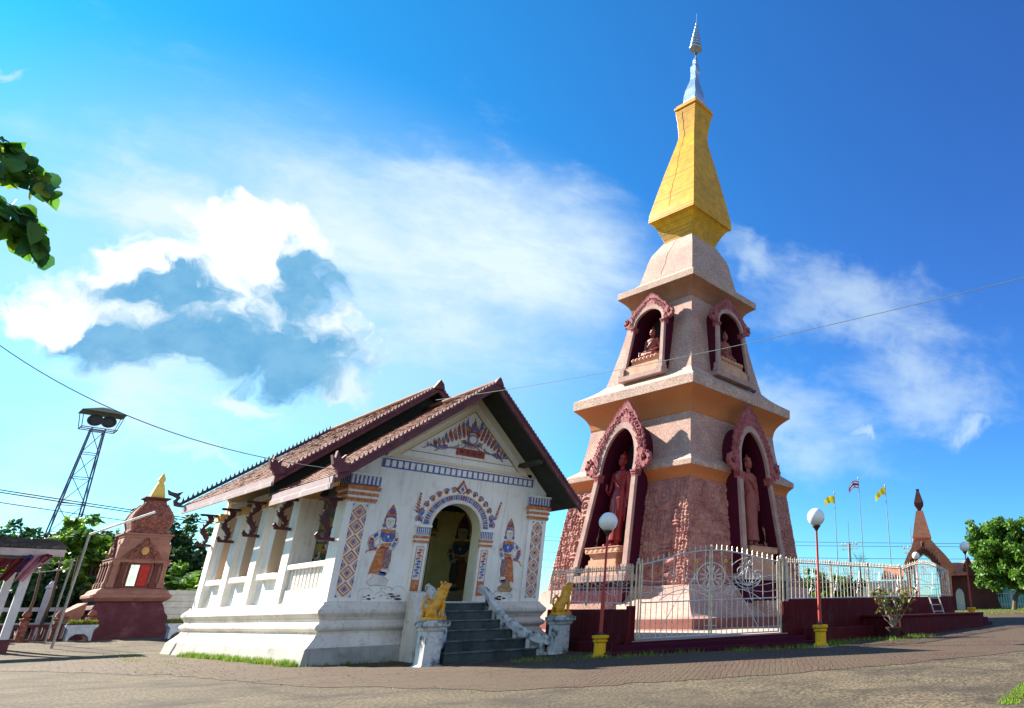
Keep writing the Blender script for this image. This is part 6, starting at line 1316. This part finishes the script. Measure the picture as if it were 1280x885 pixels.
for (pa, pb) in (((38.9, 703.4), (5.4, 792)), ((19, 703.4), (-14, 792))):
    a = at(pa[0], pa[1], 36 if pa[0] > 30 else 38); 
    MB().box(a.x-.11, a.x+.11, a.y-.11, a.y+.11, .15, a.z+.35).build('post', sm, SH)
    MB().box(a.x-.16, a.x+.16, a.y-.16, a.y+.16, .1, .55).build('post_foot', plb, SH)
MB().box(sx1-9, sx1-2.35, sy0+.3, sy0+.38, 1.55, 1.72).build('rail', sm, SH); MB().box(sx1-9, sx1-2.4, sy0+.32, sy0+.36, .5, 1.54).build('low_panel', mat('blue_panel', (.05, .08, .2), .8), SH)
fcol = [mat('cloth_red', (.16, .018, .025), .8, trans=.2), mat('cloth_pink', (.42, .18, .25), .8, trans=.2), mat('cloth_yellow', (.6, .5, .08), .8, trans=.3), mat('cloth_blue', (.06, .04, .16), .8, trans=.2)]
for i, (px_, py_, m_, w_, h_, lab) in enumerate(((50, 694, 1, .42, .85, 'pink flag hanging from the shed eave beside its front post'), (27, 697, 0, .38, .75, 'dark red flag hanging under the shed eave left of the front post'), (39, 693, 3, .22, .6, 'blue and pink strip of cloth tied at the top of the shed front post'), (6, 697, 0, .45, .5, 'dark red cloth under the shed eave at the left edge'), (60, 692, 0, .28, .3, 'small red pennant at the right end of the shed eave'))):
    q = at(px_, py_, 35.7); k = MB(); n = 8
    for a in range(n+1):
        for b in range(n+1):
            u, v = a/n-.5, b/n; k.v.append((q.x+u*w_*(1-.45*v)-.35*v*h_, q.y+.07*sin(u*9+v*4), q.z-v*h_-abs(u)*.1))
    k.f = [(a*(n+1)+b, a*(n+1)+b+1, (a+1)*(n+1)+b+1, (a+1)*(n+1)+b) for a in range(n) for b in range(n)]; k.m = [0]*len(k.f)
    tag(k.build('hanging_flag', fcol[m_], smooth=True, flip=False), lab, 'flag', 'flags hung from the shed eave')
# fluorescent lamp pole, thin pole, low fence, white railing
q = at(68, 790, 37); a = at(112, 668, 37); b = at(194, 640, 36.5)
LPp = empty('tube_lamp_pole', (q.x, q.y, .3), 'grey pole with a long white fluorescent tube reaching right in front of the reliquary', 'lamp')
MB().tube([(a.x, a.y, .2), (a.x, a.y, a.z)], .042, 8).build('pole', cm, LPp); MB().tube([a, b], .042, 8).build('arm_tube', mat('tube_white', (.66, .70, .70), .5), LPp)
a = at(92, 698, 39); MBp = MB().tube([(a.x, a.y, .3), (a.x, a.y, a.z)], .035, 8); tag(MBp.build('thin_pole', cm), 'thin grey pole with two cables behind the tube lamp pole', 'pole')
for dz_ in (0, -.3): b = at(45, 708, 41); cable('thin_cable', (a.x, a.y, a.z-.1+dz_), (b.x-2, b.y, b.z+dz_), .1, .018, 'short pale cable running left from the thin grey pole', group='cables of the thin pole', m=cm)
a = at(8, 790, 41); FN = empty('garden_fence', (a.x, a.y, .35), 'low maroon balustrade with ball caps behind the shed posts', 'fence', local=True); fx = [(-1.5+.95*i) for i in range(5)]
MB().box(-2, 2.6, -.08, .08, .55, .66).box(-2, 2.6, -.1, .1, -.1, .12).build('rail', plb, FN)
k = MB()
for i in range(24): k.box(-2+.19*i, -1.9+.19*i, -.03, .03, .12, .55)
k.build('pickets', plb, FN)
for x in fx: MB().sq([(.12, -.1), (.12, .8), (.16, .84), (.16, .88), (.06, .9), (.13, 1.0), (.10, 1.12), (.02, 1.2)], (x, 0, 0)).build('post', rb, FN)
a = at(45, 790, 46); WR = empty('white_railing', (a.x, a.y, .4), 'white concrete railing with one taller post, behind the maroon balustrade', 'fence', local=True)
MB().box(-3.5, 3, -.06, .06, 1.15, 1.32).build('top_rail', sm, WR); MB().box(-3.5, 3, -.06, .06, .55, .68).build('lower_rail', sm, WR)
for x in (-3.2, -1.6, 0, 1.5, 2.9): MB().sq([(.13, -.1), (.13, 1.5 if x else 2.1), (.18, 1.55 if x else 2.15), (.05, 1.8 if x else 2.45)], (x, 0, 0)).build('post', sm, WR)
k = MB()
for i in range(3):
    a = at(35+22*i, 760, 44+i); k = MB(); k.tube([(a.x, a.y, .3), (a.x+.1, a.y, 2.0), (a.x-.05, a.y, 4.0)], [.07, .06, .04], 6); tag(k.build('bare_trunk', trunkm), ['thin bare brown trunk behind the left shed post', 'thin bare brown trunk right of the front shed post', 'thin bare trunk beside the tube lamp pole'][i], 'trunk', 'bare trunks behind the shed')
# ================================================================ overhead wires
A, B = at(-40, 392, 30), at(430, 578, 24); A2 = at(200, 510, 27)
Pc, Qc = at(-60, 385, 31), Vector((-.55, -1.2, 4.55)); cable('overhead_cable', Pc+(Pc-Qc)+Vector((0, 0, 7.2)), Qc, 3.6, .012, 'dark cable from the left sky down to the front corner of the temple roof', 48)
cable('overhead_cable', at(1330, 334, 13.0), at(545, 500, 22.5), .25, .008, 'long thin pale green cable crossing in front of the stupa niches', 40, m=mat('pale_cable', (.22, .33, .3), .6))
for i, (ya, yb) in enumerate(((607, 648), (610, 651), (625, 660))):
    cable('distant_line', at(-300, ya-44, 72), at(500, yb+34, 72), .3, .035 if i < 2 else .028, 'thin dark line crossing the sky behind the lattice tower', group='lines behind the lattice tower')
for i in range(5):
    cable('distant_line', at(190, 690+14*i, 110), at(300, 700+14*i, 110), .2, .03, 'very thin line in the sky just left of the temple far corner', group='lines beside the temple far corner')
# ================================================================ branch of a tree standing beside the camera, upper left
NT = empty('shade_tree', (-14.5, -11.0, 0), 'leafy branch with big drooping leaves hanging into the upper left corner', 'tree')
big = [mat('big_leaf', (.07, .22, .02), .40, (.12, .28, .03), 5, trans=.55, spec=.5), mat('big_leaf_yellow', (.28, .34, .02), .45, (.16, .28, .02), 6, trans=.6, spec=.5), mat('big_leaf_dark', (.03, .12, .035), .4, (.045, .15, .04), 5, trans=.45, spec=.5)]
JN = at(-230, 235, 7.0); k = MB(); k.tube([(-14.5, -11.0, -.1), (-14.2, -11.2, 2.5), (-13.0, -12.0, 4.2), (-11.0, -12.9, 4.75), tuple(JN)], [.24, .19, .12, .06, .022], 10)
tips = []; D0 = 7.0
for q_ in ((-12.6, -12.2, 4.35), (-11.8, -12.5, 4.55), (-11.0, -12.9, 4.75), (-10.2, -13.1, 4.6), (-9.4, -13.2, 4.45), tuple(JN)):
    q_ = Vector(q_)
    for e_ in range(5):
        d_ = Vector((rng.normal(), rng.normal(), rng.normal()*.6-.2)).normalized(); k.tube([q_, q_+d_*.35, q_+d_*.7-Vector((0, 0, .12))], [.014, .009, .004], 5)
        for t_ in (.25, .4, .55, .7): tips.append((q_+d_*t_-Vector((0, 0, .12*t_)), d_))
for (aa, bb, cc, dd) in (((-90, 190), (0, 205), (38, 215), (52, 232)), ((-90, 230), (-20, 245), (20, 262), (40, 275)), ((-90, 240), (-20, 270), (35, 290), (50, 300)), ((-90, 200), (-30, 180), (5, 180), (28, 192)), ((-90, 250), (-10, 265), (22, 285), (44, 312))):
    P = [at(a[0], a[1], D0+rng.uniform(-.25, .25)) for a in (aa, bb, cc, dd)]; k.tube([JN]+P, [.020, .016, .012, .008, .004], 6); 
    for i in range(3):
        for t in np.linspace(0, 1, 5): tips.append((P[i].lerp(P[i+1], t), (P[i+1]-P[i]).normalized()))
k.build('trunk', trunkm, NT, smooth=True)
k = MB(); rr = random.Random(21)
for (p, d) in tips:
    for rep in range(3):
        n_ = Vector((rr.gauss(0, 1), rr.gauss(0, 1), rr.gauss(0, 1)+.8)).normalized(); ax = (d*.9+Vector((rr.gauss(0, .6), rr.gauss(0, .5), -.55+rr.gauss(0, .35)))).normalized(); sd = ax.cross(n_).normalized(); n_ = sd.cross(ax)
        L = rr.uniform(.09, .19); w = L*.36; p0 = p+Vector((rr.gauss(0, .025), rr.gauss(0, .025), rr.gauss(0, .025))); m = rr.choices([0, 1, 2], [.6, .12, .28])[0]; prev = None
        base = len(k.v); prof_ = [(0, .04), (.12, .55), (.3, .95), (.5, 1.0), (.7, .85), (.86, .5), (1.0, .03)]
        for t, ww in prof_:
            c = p0+ax*L*t-n_*L*.28*t*t; wv = w*ww*(1+rr.uniform(-.09, .09)); k.v += [tuple(c-sd*wv+n_*wv*.35), tuple(c), tuple(c+sd*wv+n_*wv*.35)]
        for i in range(len(prof_)-1):
            b_ = base+3*i; k.f += [(b_, b_+1, b_+4, b_+3), (b_+1, b_+2, b_+5, b_+4)]; k.m += [m, m]
k.build('leaves', big, NT, flip=False)
# ================================================================ bird, grass, litter
o = fuse(MB().ell((0, 0, .12), (.20, .09, .09)).ell((.17, 0, .20), (.055, .05, .055)).tube([(.21, 0, .2), (.26, 0, .19)], [.015, .004], 5).tube([(-.15, 0, .12), (-.34, 0, .08)], [.06, .03], 6).tube([(0, .03, .08), (.02, .03, -.02)], .012, 5).tube([(0, -.03, .08), (.02, -.03, -.02)], .012, 5).build('pigeon', mat('pigeon_grey', (.05, .05, .06), .7), loc=(0, 0, 0)), .012, 2)
o.location = loc2w @ Vector((.95, -3.9, 11.75)); tag(o, 'small dark pigeon perched on the middle ledge of the stupa', 'bird')
def grass(name, spots, mats, lab=None):
    V = []
    for (x, y, n, sp, h) in spots:
        for i in range(n):
            a = x+rng.normal()*sp; b = y+rng.normal()*sp; z = tz(a, b); th = rng.random()*6.28; hh = h*(.4+.9*rng.random()); w = .006+.006*rng.random(); lx, ly = rng.normal()*.35*hh, rng.normal()*.35*hh
            cx_, sx_ = cos(th)*w, sin(th)*w
            V += [(a-cx_, b-sx_, z), (a+cx_, b+sx_, z), (a+lx, b+ly, z+hh)]
    mi = (rng.random(len(V)//3) < .4).astype(int); return tag(soup(name, np.array(V), 3, mats, loc=(V[0][0], V[0][1], 0), mi=mi), kind='stuff')
gm_ = [mat('grass_blade', (.10, .24, .02), .6, (.07, .17, .02), 5, trans=.4), mat('grass_blade_light', (.22, .34, .03), .6, (.3, .3, .06), 5, trans=.4)]
rng = np.random.default_rng(8)
sp = [(-.52-.10*rng.random(), -.3+.20*i, (70 if (i % 9) not in (5, 6, 7) else 6)+int(40*rng.random()), .08, .15) for i in range(0, 46)]
sp += [(-.5+rng.random()*2.2, -.60, 14, .08, .09) for i in range(14)]
sp += [(-1.0-rng.random()*1.4, 3+i*.5, 25, .14, .04) for i in range(22)]
for (cx_, cy_, n, s_) in ((4.2, -6.1, 500, .35), (5.6, -7.2, 260, .3), (6.6, -8.2, 260, .3), (8.0, -9.5, 600, .28), (9.0, -9.4, 300, .3), (10.6, -10.1, 260, .35), (11.9, -10.4, 380, .25), (3.2, -4.9, 200, .4), (4.6, -6.6, 250, .4), (7.4, -9.0, 300, .35), (10, -9.3, 260, .5)):
    sp += [(cx_+rng.normal()*s_, cy_+rng.normal()*s_, 10, .10, .10) for i in range(n//10)]
for i in range(160):
    t = rng.random(); sp.append((.95+1.9*t+rng.normal()*.05, -16.98+.36*t+rng.normal()*.03, 11, .045, .028))
for i in range(26):
    t = rng.random()*(len(Fe)-1); q = interp(Fe, t); sp.append((q[0]+rng.normal()*.2, q[1]+rng.normal()*.2, 4, .05, .035))
sp += [(30+rng.random()*25, -6+rng.random()*8, 60, .7, .12) for i in range(90)]
grass('grass', sp, gm_)
# dry leaves and grit lying on the paving
V = []
for i in range(2600):
    t = rng.random()*(len(Fe)-1); a = interp(Fe, t); b = interp(Be, t); s = rng.random()**1.3; x = a[0]*(1-s)+b[0]*s+rng.normal()*.3; y = a[1]*(1-s)+b[1]*s+rng.normal()*.3; z = tz(x, y)+.022; th = rng.random()*6.28; L = .012+.02*rng.random()
    c_, s_ = cos(th)*L, sin(th)*L; V += [(x-c_, y-s_, z), (x+s_*.5, y-c_*.5, z+.01*rng.random()), (x+c_, y+s_, z+.008), (x-s_*.5, y+c_*.5, z)]
tag(soup('dry_litter', np.array(V), 4, [mat('dry_leaf', (.20, .12, .05), .9, (.1, .07, .04), 3)], loc=(0, 0, 0)), kind='stuff')
